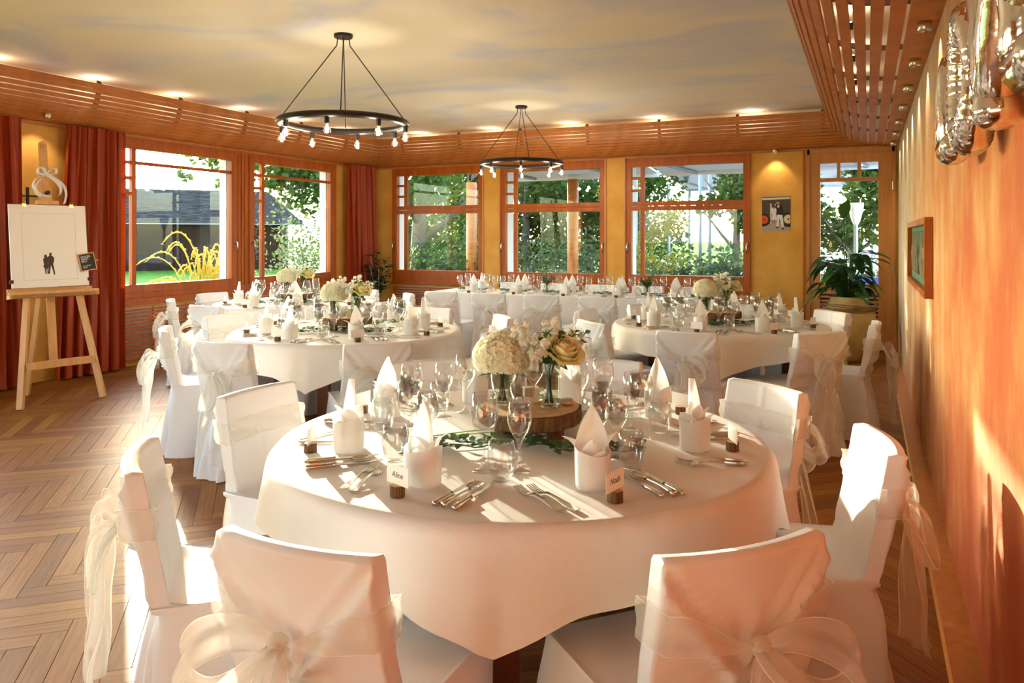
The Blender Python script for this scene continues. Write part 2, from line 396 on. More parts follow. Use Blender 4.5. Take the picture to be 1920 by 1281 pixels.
# ---------------------------------------------------------------- windows and the door
def mapL(u0,u1,n0,n1,z0,z1): return (X0+n0, X0+n1, u0, u1, z0, z1)
def mapB(u0,u1,n0,n1,z0,z1): return (u0, u1, Y1-n1, Y1-n0, z0, z1)
def handle(root, mp, u, z, flip=1):
    b = MB(); q = mp(u, u, .03, .03, z, z); c = Vector((q[0], q[2], q[4]))
    nrm = Vector((1,0,0)) if mp is mapL else Vector((0,-1,0))
    M = Matrix.Translation(c)
    b.tube([c, c+nrm*.035, c+nrm*.05+Vector((0,0,-.012)), c+nrm*.05+Vector((0,0,-.06)), c+nrm*.045+Vector((0,0,-.125))], [.013,.011,.011,.010,.008], 8)
    b.tube([c-Vector((0,0,.035)), c+Vector((0,0,.035))], .014, 8)
    b.build('handle', MT['metal'], root, smooth=True)
def window(name, mp, g0, g1, lower, upper, cols, muntin_z, label_side=1):
    """g0..g1 glass width, lower/upper glass heights, small column width at low-u side"""
    zb, zt = lower[0], (upper or lower)[1]; B = .09
    fr = MB()
    for q in ((g0-B,g0,zb-B,zt+B),(g1,g1+B,zb-B,zt+B),(g0,g1,zt,zt+B),(g0,g1,zb-B,zb)): fr.box(*mp(q[0],q[1],-.05,.03,q[2],q[3]))
    root = struct(fr.build(name, MT['frame_wood']))
    if upper:
        m_ = (lower[1]+upper[0])/2
        MB().box(*mp(g0,g1,-.05,.03,lower[1],m_-.003)).build('rail', MT['frame_wood'], root)
        MB().box(*mp(g0,g1,-.05,.03,m_+.003,upper[0])).build('rail', MT['frame_wood'], root)
    c1 = g0+cols; c2 = c1+.055
    MB().box(*mp(c1,c2,-.035,.012,zb,lower[1])).build('muntin', MT['frame_wood'], root)
    def pane(a, c, d, e): MB().box(*mp(a,c,-.016,-.010,d,e)).build('pane', MT['pane'], root)
    if upper:
        MB().box(*mp(c1,c2,-.035,.012,upper[0],upper[1])).build('muntin', MT['frame_wood'], root)
        h = (upper[1]-upper[0]-.07)/3; z = upper[0]
        for i in range(3):
            pane(g0, c1, z, z+h)
            if i < 2: MB().box(*mp(g0,c1,-.035,.012,z+h,z+h+.035)).build('muntin', MT['frame_wood'], root)
            z += h+.035
        pane(c2, g1, *upper); pane(g0, c1, *lower); pane(c2, g1, *lower)
    else:
        zs = [lower[1], muntin_z[0]+.02, muntin_z[0]-.02]
        for i, mz in enumerate(muntin_z):
            MB().box(*mp(g0,(g1 if i == 0 else c1) if i else c1,-.035,.012,mz-.018,mz+.018)).build('muntin', MT['frame_wood'], root)
            pane(g0, c1, mz+.018, (muntin_z[i-1]-.018) if i else lower[1])
        MB().box(*mp(c2,g1,-.035,.012,muntin_z[0]-.018,muntin_z[0]+.018)).build('muntin', MT['frame_wood'], root)
        pane(g0, c1, lower[0], muntin_z[-1]-.018)
        pane(c2, g1, muntin_z[0]+.018, lower[1]); pane(c2, g1, lower[0], muntin_z[0]-.018)
    return root
w1 = window('window_1', mapL, 5.77, 7.364, (.892,2.396), None, .15, (2.243,2.07,1.90)); handle(w1, mapL, 7.42, 1.36)
w2 = window('window_2', mapL, 7.768, 9.347, (.892,2.396), None, .15, (2.243,2.07,1.90)); handle(w2, mapL, 7.72, 1.36)
tr = MB().box(*mapL(5.62,9.50,-.06,.02,2.486,2.56)); tr.box(*mapL(5.62,5.68,-.06,.02,.70,2.5)); tr.box(*mapL(9.437,9.50,-.06,.02,.70,2.5)); tr.box(*mapL(7.456,7.676,-.06,.015,.70,2.49)).box(*mapL(5.62,9.5,-.06,.025,.74,.80))
f1 = struct(tr.build('trim_6', MT['frame_wood']))
for u in (7.50, 7.56, 7.62): MB().box(*mapL(u-.018,u+.018,.015,.024,.80,2.486)).build('bead', MT['frame_wood'], f1)
MB().box(*mapL(5.62,9.5,-.02,.06,.665,.74)).build('sill', MT['frame_wood'], f1)
struct(MB().box(X0-.17,X0-.06,7.36,7.80,.7,2.5).box(X0-.17,X0-.06,9.345,9.52,.7,2.5).box(X0-.17,X0-.06,5.60,5.76,.7,2.5).box(X0-.17,X0-.06,5.6,9.5,.70,.80).build('trim_7', MT['reveal_grey']))
for i, (a, c) in enumerate(((-6.90,-5.42),(-4.96,-3.467),(-3.01,-1.49))):
    w = window('window_%d' % (i+3), mapB, a, c, (.892,1.788), (1.913,2.40), .13, None)
    handle(w, mapB, a-.05, 1.32)
    if i: handle(w, mapB, c+.05, 1.32)
    t_ = struct(MB().box(*mapB(a-.09,c+.09,-.06,.015,2.49,2.56)).box(*mapB(a-.09,c+.09,-.04,.02,.70,.802)).build('trim_%d' % (8+i), MT['frame_wood']))
    MB().box(*mapB(a-.10,c+.10,.0,.05,.665,.70)).build('sill', MT['frame_wood'], t_)
    b = MB().box(a-.20,a-.02,Y1+.07,Y1+TH+.01,.7,2.5).box(c+.02,c+.1,Y1+.07,Y1+TH+.01,.7,2.5); b.build('reveal', MT['white_paint'], t_)
for i, x in enumerate((-5.19, -3.24)):      # ochre pilasters between the windows stand a little proud
    b = struct(MB().box(x-.13,x+.13,Y1-.035,Y1-.001,.0,2.53).build('trim_%d' % (12+i), MT['ochre']))
    MB().box(x-.155,x-.13,Y1-.05,Y1-.001,.0,2.53).box(x+.13,x+.155,Y1-.05,Y1-.001,0,2.53).build('edge_strip', MT['door_wood'], b)
# door
D0, D1 = -.70, .30
d = MB()
for q in ((D0+.03,-.546,.05,2.47),(.12,D1-.03,.05,2.47),(-.546,.12,2.352,2.47),(-.546,.12,.70,.829),(-.546,.12,.05,.22)): d.box(*mapB(q[0],q[1],-.05,.02,q[2],q[3]))
door = struct(d.build('door_1', MT['door_wood']))
MB().box(*mapB(D0-.02,D0+.03,-.1,.035,0,2.53)).box(*mapB(D1-.03,D1+.01,-.1,.035,0,2.53)).box(*mapB(D0,D1,-.1,.035,2.47,2.53)).build('door_frame', MT['door_wood'], door)
MB().box(*mapB(D0-.05,D0-.02,-.05,.04,0,2.53)).build('edge_strip', MT['frame_wood'], door)
MB().box(*mapB(-.546,.12,-.04,.015,2.118,2.165)).build('rail', MT['door_wood'], door)
pw = (.666-.08)/3
for i in range(3):
    u = -.546+i*(pw+.04)
    if i: MB().box(*mapB(u-.04,u,-.04,.015,2.165,2.352)).build('muntin', MT['door_wood'], door)
    MB().box(*mapB(u,u+pw,-.016,-.01,2.165,2.352)).build('pane', MT['pane'], door)
MB().box(*mapB(-.546,.12,-.016,-.01,.829,2.118)).build('pane', MT['pane'], door)
for i in range(9): MB().box(*mapB(-.546,.12,-.03,.008,.235+i*.052,.262+i*.052)).build('louvre', MT['door_wood'], door)
MB().box(*mapB(-.546,.12,-.05,-.035,.22,.70)).build('louvre_back', MT['black'], door)
for z in (1.02, 2.05): MB().tube([(D1-.02,Y1-.04,z-.05),(D1-.02,Y1-.04,z+.05)], .009).build('hinge', MT['metal'], door)
MB().box(*mapB(D0,D1,-.1,.0,-.012,.05)).build('threshold', MT['dark_leg'], door)
# unseen windows beside and behind the camera (daylight): plain frames with panes
def plain_window(name, x0, x1, y0, y1, z0, z1, n):
    b = MB(); along_x = x1-x0 > y1-y0
    L = (x1-x0) if along_x else (y1-y0)
    for i in range(n+1):
        u = L*i/n
        b.box(x0+u-.04,x0+u+.04,y0,y1,z0,z1) if along_x else b.box(x0,x1,y0+u-.04,y0+u+.04,z0,z1)
    b.box(x0,x1,y0,y1,z0,z0+.08); b.box(x0,x1,y0,y1,z1-.08,z1)
    r_ = struct(b.build(name, MT['frame_wood']))
    xm, ym = (x0+x1)/2, (y0+y1)/2
    (MB().box(x0,x1,ym-.003,ym+.003,z0,z1) if along_x else MB().box(xm-.003,xm+.003,y0,y1,z0,z1)).build('pane', MT['pane'], r_)
plain_window('window_6', X0-.06, X0, .3, 4.35, .8, 2.5, 2)
plain_window('window_7', -6.6, -3.5, Y0-.06, Y0, .7, 2.55, 2)

# radiator grilles
def grille(label, boxes_fn, u0, u1, z0, z1, posts):
    root = thing('radiator_grille', label, 'grille')
    n = int((z1-z0)/.0375)
    for i in range(n):
        z = z0+(z1-z0)*(i+.25)/n; boxes_fn(MB(), u0, u1, .045, .060, z, z+.020).build('slat', MT['frame_wood'], root)
    for u in posts: boxes_fn(MB(), u-.03, u+.03, .02, .045, z0-.03, z1).build('post', MT['pine'], root)
    boxes_fn(MB(), u0, u1, .004, .012, z0, z1).build('radiator_panel', MT['stone'], root)
grille('long slatted wooden radiator grille under the left-hand windows', lambda b,a,c,n0,n1,z0,z1: b.box(*mapL(a,c,n0,n1,z0,z1)), 5.70, 9.45, .05, .635, [5.75+.46*i for i in range(9)])
grille('long slatted wooden radiator grille under the far windows', lambda b,a,c,n0,n1,z0,z1: b.box(*mapB(a,c,n0,n1,z0,z1)), -6.95, -1.45, .05, .635, [-6.9+.6*i for i in range(10)])

# ---------------------------------------------------------------- curtains, easel, wall things
def curtain(label, y0, y1, yb0, yb1, x, folds, ph):
    b = MB()
    def fn(u, v):
        z = .02+2.52*v; s = 1-v
        y = (y0+(y1-y0)*u)*v+(yb0+(yb1-yb0)*u)*s
        a = .030+.035*s
        return (x+a*sin(u*folds*2*pi+ph+.8*sin(3*v+u*4))+.012*sin(u*folds*5.3*pi+ph), y+.012*sin(u*folds*4*pi+v*2), z)
    b.grid(int(folds*16), 26, fn); o = b.build('curtain', MT['curtain_silk'], None, True); return tag(o, label, 'curtain')
curtain('rust red silk curtain cut off by the left edge of the picture', 3.9, 4.60, 3.85, 4.68, X0+.14, 6, 0)
curtain('rust red silk curtain hanging right behind the easel', 5.06, 5.70, 4.93, 5.72, X0+.14, 6, 1)
curtain('rust red silk curtain in the corner above the leafy plant', 9.62, 10.30, 9.62, 10.32, X0+.14, 5, 2)

def easel():
    c = Vector((-6.30, 4.36, 0)); rz = radians(-13)       # local +x towards the room, y across
    root = thing('easel', 'light wooden studio easel standing before the red curtain', 'easel', c, rz)
    for sy in (-1, 1):
        MB().tube([(.06, sy*.33, 0), (-.13, sy*.21, .90)], .032, 4).build('leg', MT['pine'], root)
    MB().tube([(-.55, -.06, 0), (-.275, -.03, 1.15)], .028, 4).build('leg', MT['pine'], root)
    MB().box(-.02,.02,-.27,.27,-.03,.03, Matrix.Translation((.015,0,.34))).build('crossbar', MT['pine'], root)
    tl = Matrix.Translation((-.07,0,.0)) @ Matrix.Rotation(radians(-7), 4, 'Y')
    MB().box(-.035,-.012,-.032,.032,.30,2.26, tl).tube([tl @ Vector((-.035,0,2.26)), tl @ Vector((-.012,0,2.26))], .032, 16).build('mast', MT['pine'], root)
    MB().box(-.02,.10,-.34,.34,.90,.93, tl).box(.085,.10,-.36,.36,.90,.955, tl).box(-.012,.01,-.34,.34,.93,.985, tl).build('tray', MT['pine'], root)
    MB().box(-.012,.03,-.09,.09,1.715,1.75, tl).box(-.012,.02,-.04,.04,1.75,1.87, tl).build('top_clamp', MT['pine'], root)
    MB().tube([tl @ Vector((0,0,1.82)), tl @ Vector((.05,0,1.82))], .018, 6).build('knob', MT['black'], root)
    Mw = Matrix.Translation(c) @ Matrix.Rotation(rz, 4, 'Z') @ tl
    def put(name, b, m, parent=None, smooth=False):
        o = b.build(name, MT[m], parent, smooth)
        if not parent: o.matrix_world = Mw
        return o
    rt = Matrix.Rotation(radians(2.5), 4, 'X')
    bd = put('canvas_board', MB().box(.012,.024,-.31,.31,.99,1.71), 'paper')
    tag(bd, 'white board with black couple silhouette standing on the easel', 'board')
    # outline drawn on the board and the silhouette, as thin prints
    fr = MB()
    for q in ((-.215,.215,1.635,1.638),(-.215,.215,1.052,1.055),(-.217,-.214,1.052,1.638),(.214,.217,1.052,1.638)): fr.box(.0241,.0245,q[0],q[1],q[2],q[3])
    fr.build('drawn_border', MT['stone'], bd)
    def sil(pts, x, nm, m, par, sy=1):
        b = MB(); n = len(pts)
        b.add([(x, p[0]*sy, p[1]) for p in pts], [tuple(range(n))]); return b.build(nm, MT[m], par)
    k = .0013; oy, oz = .0, 1.095
    man = [(16,0),(24,0),(22,20),(14,74),(18,84),(22,100),(20,118),(12,126),(6,130),(6,134),(8,142),(4,150),(-4,150),(-8,142),(-6,133),(-10,128),(-18,120),(-20,96),(-16,80),(-16,30),(-20,8),(-8,8),(-6,30),(0,66),(10,30)]
    wom = [(-36,4),(-30,4),(-28,40),(-24,40),(-24,6),(-18,6),(-18,50),(-14,56),(-18,80),(-14,100),(-18,116),(-22,124),(-22,132),(-28,138),(-36,136),(-40,126),(-38,116),(-46,110),(-46,90),(-42,74),(-48,54),(-40,48)]
    sil([(oy+p[0]*k, oz+p[1]*k) for p in man], .0246, 'silhouette', 'ink', bd)
    sil([(oy+p[0]*k, oz+p[1]*k) for p in wom], .0248, 'silhouette', 'ink', bd)
    for (y, z) in ((-.19,1.70),(.19,1.70)):
        MB().box(.005,.032,y-.016,y+.016,z-.012,z+.018).tube([(.03,y-.01,z+.015),(.03,y-.01,z+.04),(.03,y+.01,z+.04),(.03,y+.01,z+.015)], .002, 5).build('binder_clip', MT['brass'], bd)
    for y in (-.31,.31): MB().box(.004,.032,y-.012,y+.012,1.03,1.06).tube([(.02,y*1.03,1.045),(.02,y*1.12,1.045)], .003, 5).build('binder_clip', MT['black'], bd)
    # chalkboard peg
    Mc = Matrix.Translation((.03,.30,1.20)) @ Matrix.Rotation(radians(9), 4, 'X')
    cb = put('chalkboard', MB().box(0,.006,-.066,.066,-.075,.075, Mc), 'black'); tag(cb, 'small chalkboard with white handwriting clipped to the white board', 'sign')
    e_ = MB()
    for q in ((-.07,.07,.072,.08),(-.07,.07,-.08,-.072),(-.07,-.063,-.08,.08),(.063,.07,-.08,.08)): e_.box(-.002,.009,q[0],q[1],q[2],q[3], Mc)
    e_.tube([Mc @ Vector((.004,.07,0)), Mc @ Vector((.004,.10,0))], .005, 6)
    e_.build('chalkboard_frame', MT['pine'], cb)
    text(cb, 'FINGER-\nPRINT-\nBILD', .024, Mc @ Matrix.Translation((.0075,-.052,.040)), 'paper')
    text(cb, 'wir waren\ndabei', .017, Mc @ Matrix.Translation((.0075,-.048,-.038)), 'paper')
    # pens lying in the tray
    for i, (y0, y1, m) in enumerate(((-.24,-.06,'black'),(-.10,.06,'black'),(.20,.27,'dark_leg'))):
        p = put('pen', MB().tube([(.045+.012*i,y0,.945),(.045+.012*i,y1,.945)], [.009,.009], 8), m)
        tag(p, ['black pen at the left end of the easel tray', 'black pen in the middle of the easel tray', 'short brown pencil at the right end of the easel tray'][i], 'pen', 'pens in the easel tray')
    # ribbon bow on the mast
    b = put('knot', MB().lathe([(.004,-.012),(.016,-.008),(.018,0),(.016,.008),(.004,.012)], 10), 'ribbon', None, True)
    b.name = 'ribbon_bow'; b.matrix_world = Mw @ Matrix.Translation((.03,0,1.98)); tag(b, 'white satin ribbon bow tied round the easel mast', 'bow')
    def rib(pts, w, nm):
        q = MB(); P = [Vector(p) for p in pts]; n = len(P)*4
        def cr(t):
            f = t*(len(P)-1); i = min(int(f), len(P)-2); u = f-i
            p0, p1, p2, p3 = P[max(i-1,0)], P[i], P[i+1], P[min(i+2,len(P)-1)]
            return .5*((2*p1)+(p2-p0)*u+(2*p0-5*p1+4*p2-p3)*u*u+(3*p1-p0-3*p2+p3)*u**3)
        q.grid(3, n, lambda u, v: cr(v)+Vector((.5,.35,.25))*(u-.5)*w); q.build(nm, MT['ribbon'], b, True)
    for sy in (-1, 1):
        rib([(0,0,0),(.02,sy*.03,.05),(.02,sy*.07,.055),(.01,sy*.07,.01),(0,0,0)], .045, 'loop')
        rib([(0,0,0),(.02,sy*.06,-.05),(.02,sy*.10,-.11),(.02,sy*.095,-.17),(.02,sy*.06,-.20)], .045, 'tail')
    rib([(0,0,0),(.02,-.09,-.04),(.02,-.12,-.11),(.03,-.07,-.18),(.03,.01,-.20)], .04, 'tail')
    rib([(0,0,0),(.02,.07,-.04),(.02,.13,-.10),(.03,.14,-.18),(.03,.12,-.26)], .04, 'tail')
def text(parent, s, size, M, m, align='LEFT', name='lettering'):
    cu = bpy.data.curves.new(name, 'FONT'); cu.body = s; cu.size = size; cu.align_x = align; cu.extrude = .0002; cu.shear = .15; cu.space_line = .85
    to = bpy.data.objects.new('tmp', cu); COL.objects.link(to)
    dg = bpy.context.evaluated_depsgraph_get(); me = bpy.data.meshes.new_from_object(to.evaluated_get(dg))
    bpy.data.objects.remove(to); me.materials.clear(); me.materials.append(MT[m])
    # font x -> local y, font y -> local z, faces +x
    me.transform(M @ Matrix(((0,0,1,0),(1,0,0,0),(0,1,0,0),(0,0,0,1))))
    return link(name, me, parent)
easel()
b = MB().box(X0+.002,X0+.018,4.755,4.775,1.55,1.90).box(X0+.002,X0+.018,4.66,4.87,1.81,1.825)
tag(b.build('wall_cross', MT['iron']), 'thin black metal cross on the ochre wall by the easel', 'cross')
def wall_spot(label, loc, down=True, aim=None, watts=0):
    root = thing('spotlight', label, 'spotlight', loc)
    MB().lathe([(.004,0),(.032,0),(.035,-.004),(.035,-.045),(.030,-.05),(.028,-.046)], 18).build('housing', MT['metal'], root, True)
    MB().lathe([(.0001,-.044),(.027,-.044)], 16, cap=False).build('lamp_face', MT['spot_face'], root)
    if watts:
        l = bpy.data.lights.new('spot_lamp', 'SPOT'); l.energy = watts; l.color = (1,.80,.56); l.spot_size = radians(95); l.spot_blend = .6; l.shadow_soft_size = .025
        lo = bpy.data.objects.new('spot_lamp', l); COL.objects.link(lo); lo.parent = root; lo.location = (0,0,-.06)
        if aim: lo.rotation_euler = Vector(aim).to_track_quat('-Z','Y').to_euler()
wall_spot('round steel spotlight on the cove above the easel', (X0+.22, 4.82, ZS+.06), aim=(-.25,.0,-1), watts=SPOT_W)
wall_spot('round steel spotlight over the wedding photo', (-1.08, Y1-.13, ZS+.0), aim=(0,.2,-1), watts=SPOT_W)
names = ['nearest', 'second', 'third', 'fourth', 'fifth', 'sixth', 'farthest']
for i in range(7):
    wall_spot('%s chrome downlight in the row above the orange wall' % names[i], (.27, 4.53+.91*i, ZS-.01), aim=(.25,0,-1), watts=SPOT_W)
# small halogen lamps hidden in the coves
for j, (side, n) in enumerate((('left', 7), ('back', 5), ('right', 7))):
    for i in range(n):
        if side == 'left': p = (X0+.20, 3.3+1.02*i, 2.93); lb = 'halogen lamp %d from the camera glowing behind the left cove slats'
        elif side == 'back': p = (X0+1.0+1.25*i, Y1-.20, 2.93); lb = 'halogen lamp %d from the left behind the far cove slats'
        else: p = (X1-.45, 2.7+1.1*i, 2.93); lb = 'halogen lamp %d from the camera behind the right cove slats'
        words = ['first','second','third','fourth','fifth','sixth','seventh']
        r_ = thing('cove_lamp', (lb.replace('halogen lamp %d', words[i]+' halogen lamp')), 'lamp', p, group='halogen lamps in the coves')
        MB().lathe([(.004,-.03),(.016,-.028),(.016,.0),(.022,.02)], 12).build('socket', MT['iron'], r_)
        MB().lathe([(.0005,.012),(.012,.014),(.014,.02),(.001,.032)], 10).build('bulb', MT['spot_face'], r_)
        l = bpy.data.lights.new('cove_light', 'POINT'); l.energy = COVE_W; l.color = (1,.80,.56); l.shadow_soft_size = .02
        lo = bpy.data.objects.new('cove_light', l); COL.objects.link(lo); lo.parent = r_; lo.location = (0,0,.05)

# poster on the ochre pillar
po = tag(MB().box(-1.254,-.905,Y1-.006,Y1-.001,1.50,1.957).build('photo_poster', MT['shed']), 'unframed photo of a couple between two tractors on ochre wall', 'poster')
def pr(nm, m, pts, lay):
    MB().add([(-1.254+.349*p[0], Y1-.0062-.0003*lay, 1.50+.457*p[1]) for p in pts], [tuple(range(len(pts)))]).build(nm, MT[m], po)
def circ(cx, cy, r, x0=0, x1=1, n=24):
    return [(min(max(cx+r*cos(2*pi*i/n), x0), x1), cy+r*.764*sin(2*pi*i/n)) for i in range(n)]
pr('printed_ground', 'grey_ground', [(0,0),(1,0),(1,.18),(.6,.24),(.3,.2),(0,.14)], 1)
pr('printed_roof', 'cream_paint', [(0,.88),(1,.90),(1,.95),(0,.94)], 1); pr('printed_roof', 'grey_ground', [(0,.96),(1,.97),(1,1),(0,1)], 1)
pr('printed_post', 'stone', [(.28,.2),(.34,.2),(.34,.78),(.29,.78)], 1)
pr('printed_tyre', 'black', circ(.06,.31,.24), 2); pr('printed_wheel', 'red_paint', circ(.06,.32,.155), 3); pr('printed_hub', 'dark_leg', circ(.06,.32,.04), 4)
pr('printed_tyre', 'black', circ(.93,.32,.29), 2); pr('printed_wheel', 'cream_paint', circ(.93,.33,.165), 3); pr('printed_hub', 'black', circ(.93,.33,.035), 4)
pr('printed_trousers', 'dress', [(.53,.46),(.72,.46),(.78,.1),(.70,.1),(.62,.36),(.58,.12),(.51,.12)], 4); pr('printed_jacket', 'navy', [(.52,.46),(.73,.45),(.78,.55),(.70,.74),(.60,.77),(.52,.73),(.50,.6)], 5)
pr('printed_shirt', 'paper', [(.55,.66),(.60,.66),(.62,.74),(.55,.72)], 6); pr('printed_head', 'skin', circ(.565,.80,.055), 6); pr('printed_hair', 'hair', [(.50,.82),(.52,.87),(.58,.88),(.62,.84),(.60,.79),(.58,.83)], 7)
pr('printed_shoe', 'black', [(.48,.07),(.60,.09),(.60,.12),(.52,.12)], 5); pr('printed_shoe', 'black', [(.70,.04),(.78,.03),(.77,.09),(.71,.09)], 5)
pr('printed_dress', 'dress', [(.34,.31),(.53,.31),(.50,.46),(.52,.60),(.44,.69),(.34,.66),(.30,.55),(.36,.48)], 6); pr('printed_leg', 'skin', [(.38,.06),(.42,.06),(.42,.31),(.36,.31)], 5); pr('printed_leg', 'skin', [(.45,.05),(.48,.05),(.50,.31),(.44,.31)], 5)
pr('printed_head', 'skin', circ(.46,.745,.045), 7); pr('printed_hair', 'hair', [(.38,.70),(.37,.77),(.42,.81),(.47,.79),(.44,.72),(.45,.64),(.41,.62)], 8)

# framed green picture on the right wall
fp = thing('framed_picture', 'long wooden frame with dried stems on green backing, right wall', 'picture', (X1, 6.04, 1.30))
HWp, HHp = 1.05, .235
for q in ((-HWp,-HWp+.05,-HHp,HHp),(HWp-.05,HWp,-HHp,HHp),(-HWp+.05,HWp-.05,HHp-.04,HHp),(-HWp+.05,HWp-.05,-HHp,-HHp+.04)):
    MB().box(-.045,-.002,q[0],q[1],q[2],q[3]).build('frame_bar', MT['frame_wood'], fp)
MB().box(-.012,-.003,-HWp+.05,HWp-.05,-HHp+.04,HHp-.04).build('backing', MT['green_felt'], fp)
tw = MB()
for i in range(16):
    y = random.uniform(-.7,.7); tw.tube([(-.02,y,-.14),(-.03,y+random.uniform(-.05,.05),0),(-.022,y+random.uniform(-.25,.25),.16)], [.006,.004,.002], 5)
    tw.add([(-.03,y+.1*cos(a)*.5,.02+.05*sin(a)) for a in (0,1.5,3,4.5)], [(0,1,2,3)])
tw.build('dried_stems', MT['twig'], fp, True)

# foil letter balloons on the right wall
def letter(nm, yc, strokes, R=.052):
    b = MB()
    for st in strokes:
        P = [Vector((0, -p[0], p[1])) for p in st]; Q = []
        for i in range(len(P)-1):
            for k in range(6): Q.append(P[i].lerp(P[i+1], k/6))
        Q.append(P[-1]); n = len(Q)
        rad = [R*(.55+.45*min(1, sin(pi*min(max(i/(n-1),.02),.98))*2.2))*(1+.05*sin(i*2.4)) for i in range(n)]
        b.tube(Q, rad, 14)
    o = b.build('letter_balloon', MT['foil'], None, True, (X1-.075, yc, 1.70)); return o
H = .34
LT = {'L': [[(-.09,.0),(-.10,H)],[(-.12,.02),(.10,.02)]],
      'O': [[(.11*cos(q),H/2+.17*sin(q)) for q in [i*pi/8 for i in range(17)]]],
      'V': [[(-.12,H),(.0,.01)],[(.12,H),(.0,.01)],[(-.01,.05),(.01,-.03)]],
      'E': [[(-.09,.0),(-.09,H)],[(-.09,.02),(.11,.02)],[(-.09,H/2),(.08,H/2)],[(-.09,H-.02),(.11,H-.02)]]}
for ch, y in zip('LOVE', (2.95, 2.52, 2.02, 1.55)):
    o = letter(ch, y, LT[ch]); tag(o, 'silver foil balloon in the shape of the letter %s on the wall' % ch, 'balloon', 'foil letter balloons')

# ---------------------------------------------------------------- chandeliers
def chandelier(label, x, y):
    zr, R = 2.335, .50
    root = thing('chandelier', label, 'chandelier', (x, y, 0), radians(12))
    MB().lathe([(.0,ZC-.03),(.07,ZC-.028),(.075,ZC-.02),(.075,ZC)], 24).build('canopy', MT['iron'], root, True)
    MB().tube([(R*cos(2*pi*i/64), R*sin(2*pi*i/64), zr) for i in range(64)], .028, 12, True).build('ring', MT['iron'], root, True)
    for i in range(4):
        a = 2*pi*i/4+.4; MB().tube([(.045*cos(a),.045*sin(a),ZC-.03),(.052*cos(a),.052*sin(a),ZC-.09),(R*cos(a),R*sin(a),zr+.02)], .0045, 6).build('cable', MT['iron'], root)
    for i in range(8):
        a = 2*pi*i/8+.2; c = (R*cos(a), R*sin(a))
        T = Matrix.Translation((c[0], c[1], zr))
        s = MB().lathe([(.017,-.075),(.019,-.07),(.019,-.02)], 12, T).build('socket', MT['iron'], root)
        bl = MB().lathe([(.012,-.075),(.016,-.085),(.026,-.105),(.029,-.122),(.025,-.140),(.013,-.151),(.0005,-.154)], 14, T).build('bulb', MT['bulb_glass'], s, True)
        f = MB()
        for k in range(4):
            q = k*pi/2; f.tube([(c[0]+.006*cos(q),c[1]+.006*sin(q),zr-.09),(c[0]+.010*cos(q),c[1]+.010*sin(q),zr-.135)], .0016, 5)
        f.build('filament', MT['filament'], s)
        l = bpy.data.lights.new('bulb_light', 'POINT'); l.energy = BULB_W; l.color = (1,.90,.76); l.shadow_soft_size = .025
        lo = bpy.data.objects.new('bulb_light', l); COL.objects.link(lo); lo.parent = root; lo.location = (c[0], c[1], zr-.115)
chandelier('black ring chandelier with eight bare bulbs nearest the camera', -3.83, 5.04)
chandelier('black ring chandelier with eight bare bulbs near far windows', -3.91, 8.72)

# ---------------------------------------------------------------- plants inside
def leaf_blade(b, base, dirv, L, Wd, droop, nrm=None, n=7, fold=.25):
    d = Vector(dirv).normalized(); side = d.cross(Vector((0,0,1)))
    side = side.normalized() if side.length > .05 else Vector((1,0,0))
    base = Vector(base)
    def fn(u, v):
        w = Wd*sin(pi*min(v**.75, 1))*(1 if v < .98 else .1)
        up = side.cross(d).normalized()
        return base+d*(L*v)+Vector((0,0,-droop*L*v*v))+side*((u-.5)*w)+up*(abs(u-.5)*w*fold)
    b.grid(3, n, fn)
def peace_lily():
    x, y = -.20, 9.62
    ur = thing('urn', 'tall sand coloured clay urn by the glazed door', 'urn', (x, y, 0))
    MB().lathe([(.16,0),(.19,.05),(.27,.28),(.30,.45),(.28,.57),(.215,.655),(.20,.70),(.21,.735),(.19,.74),(.18,.70),(.0,.68)], 40).build('body', MT['urn'], ur, True)
    rr = MB()
    for i in range(6):
        ph = random.uniform(0, 6); rr.tube([((.285+.012*sin(3*a+ph))*cos(a), (.285+.012*cos(2*a+ph))*sin(a), .585+i*.013+.012*sin(2*a+ph)) for a in [2*pi*k/40 for k in range(40)]], .0075, 6, True)
    w_ = rr.build('wicker_ring', MT['wicker'], ur, True)
    pl = thing('peace_lily', 'large dark green peace lily growing in the clay urn', 'plant', (x, y, .68))
    lv = MB(); st = MB(); random.seed(3)
    big = [((-.05,-.05,.95),(.15,-.2,.9),.30,.16),((-.07,-.1,.72),(-.5,-.4,.35),.30,.17),((.12,-.05,.55),(.8,-.6,.1),.40,.15),((.22,-.15,.5),(1,-.5,-.05),.26,.10)]
    for bs, dr, L, wd in big:
        q = MB(); leaf_blade(q, bs, dr, L, wd, .25, n=10); q.build('leaf', MT['leaf_glossy'], pl, True)
        st.tube([(0,0,0), Vector(bs)*.5+Vector((0,0,.1)), bs], .006, 5)
    for i in range(56):
        a = random.uniform(0, 2*pi); rad = random.uniform(.08,.34)*(.5 if cos(a) > .4 else 1); h = random.uniform(.12,.62)*(1-.4*rad)
        bs = Vector((rad*cos(a), rad*sin(a), h)); dr = (cos(a), sin(a), random.uniform(-.3,.6))
        q = MB(); leaf_blade(q, bs, dr, random.uniform(.2,.34)*(.75 if cos(a) > .4 else 1), random.uniform(.12,.17), random.uniform(.4,1.1), n=8)
        q.build('leaf', MT['leaf_deep' if i % 3 else 'leaf_glossy'], pl, True)
        st.tube([(.04*cos(a),.04*sin(a),0), bs*.6+Vector((0,0,.05)), bs], .004, 4)
    st.build('stems', MT['leaf_glossy'], pl, True)
    for p in ((-.18,-.2,.62),(.12,-.1,.72)):
        MB().lathe([(.0005,0),(.012,.01),(.014,.04),(.0005,.08)], 8, Matrix.Translation(p)).build('flower_bud', MT['petal_rose'], pl, True)
peace_lily()
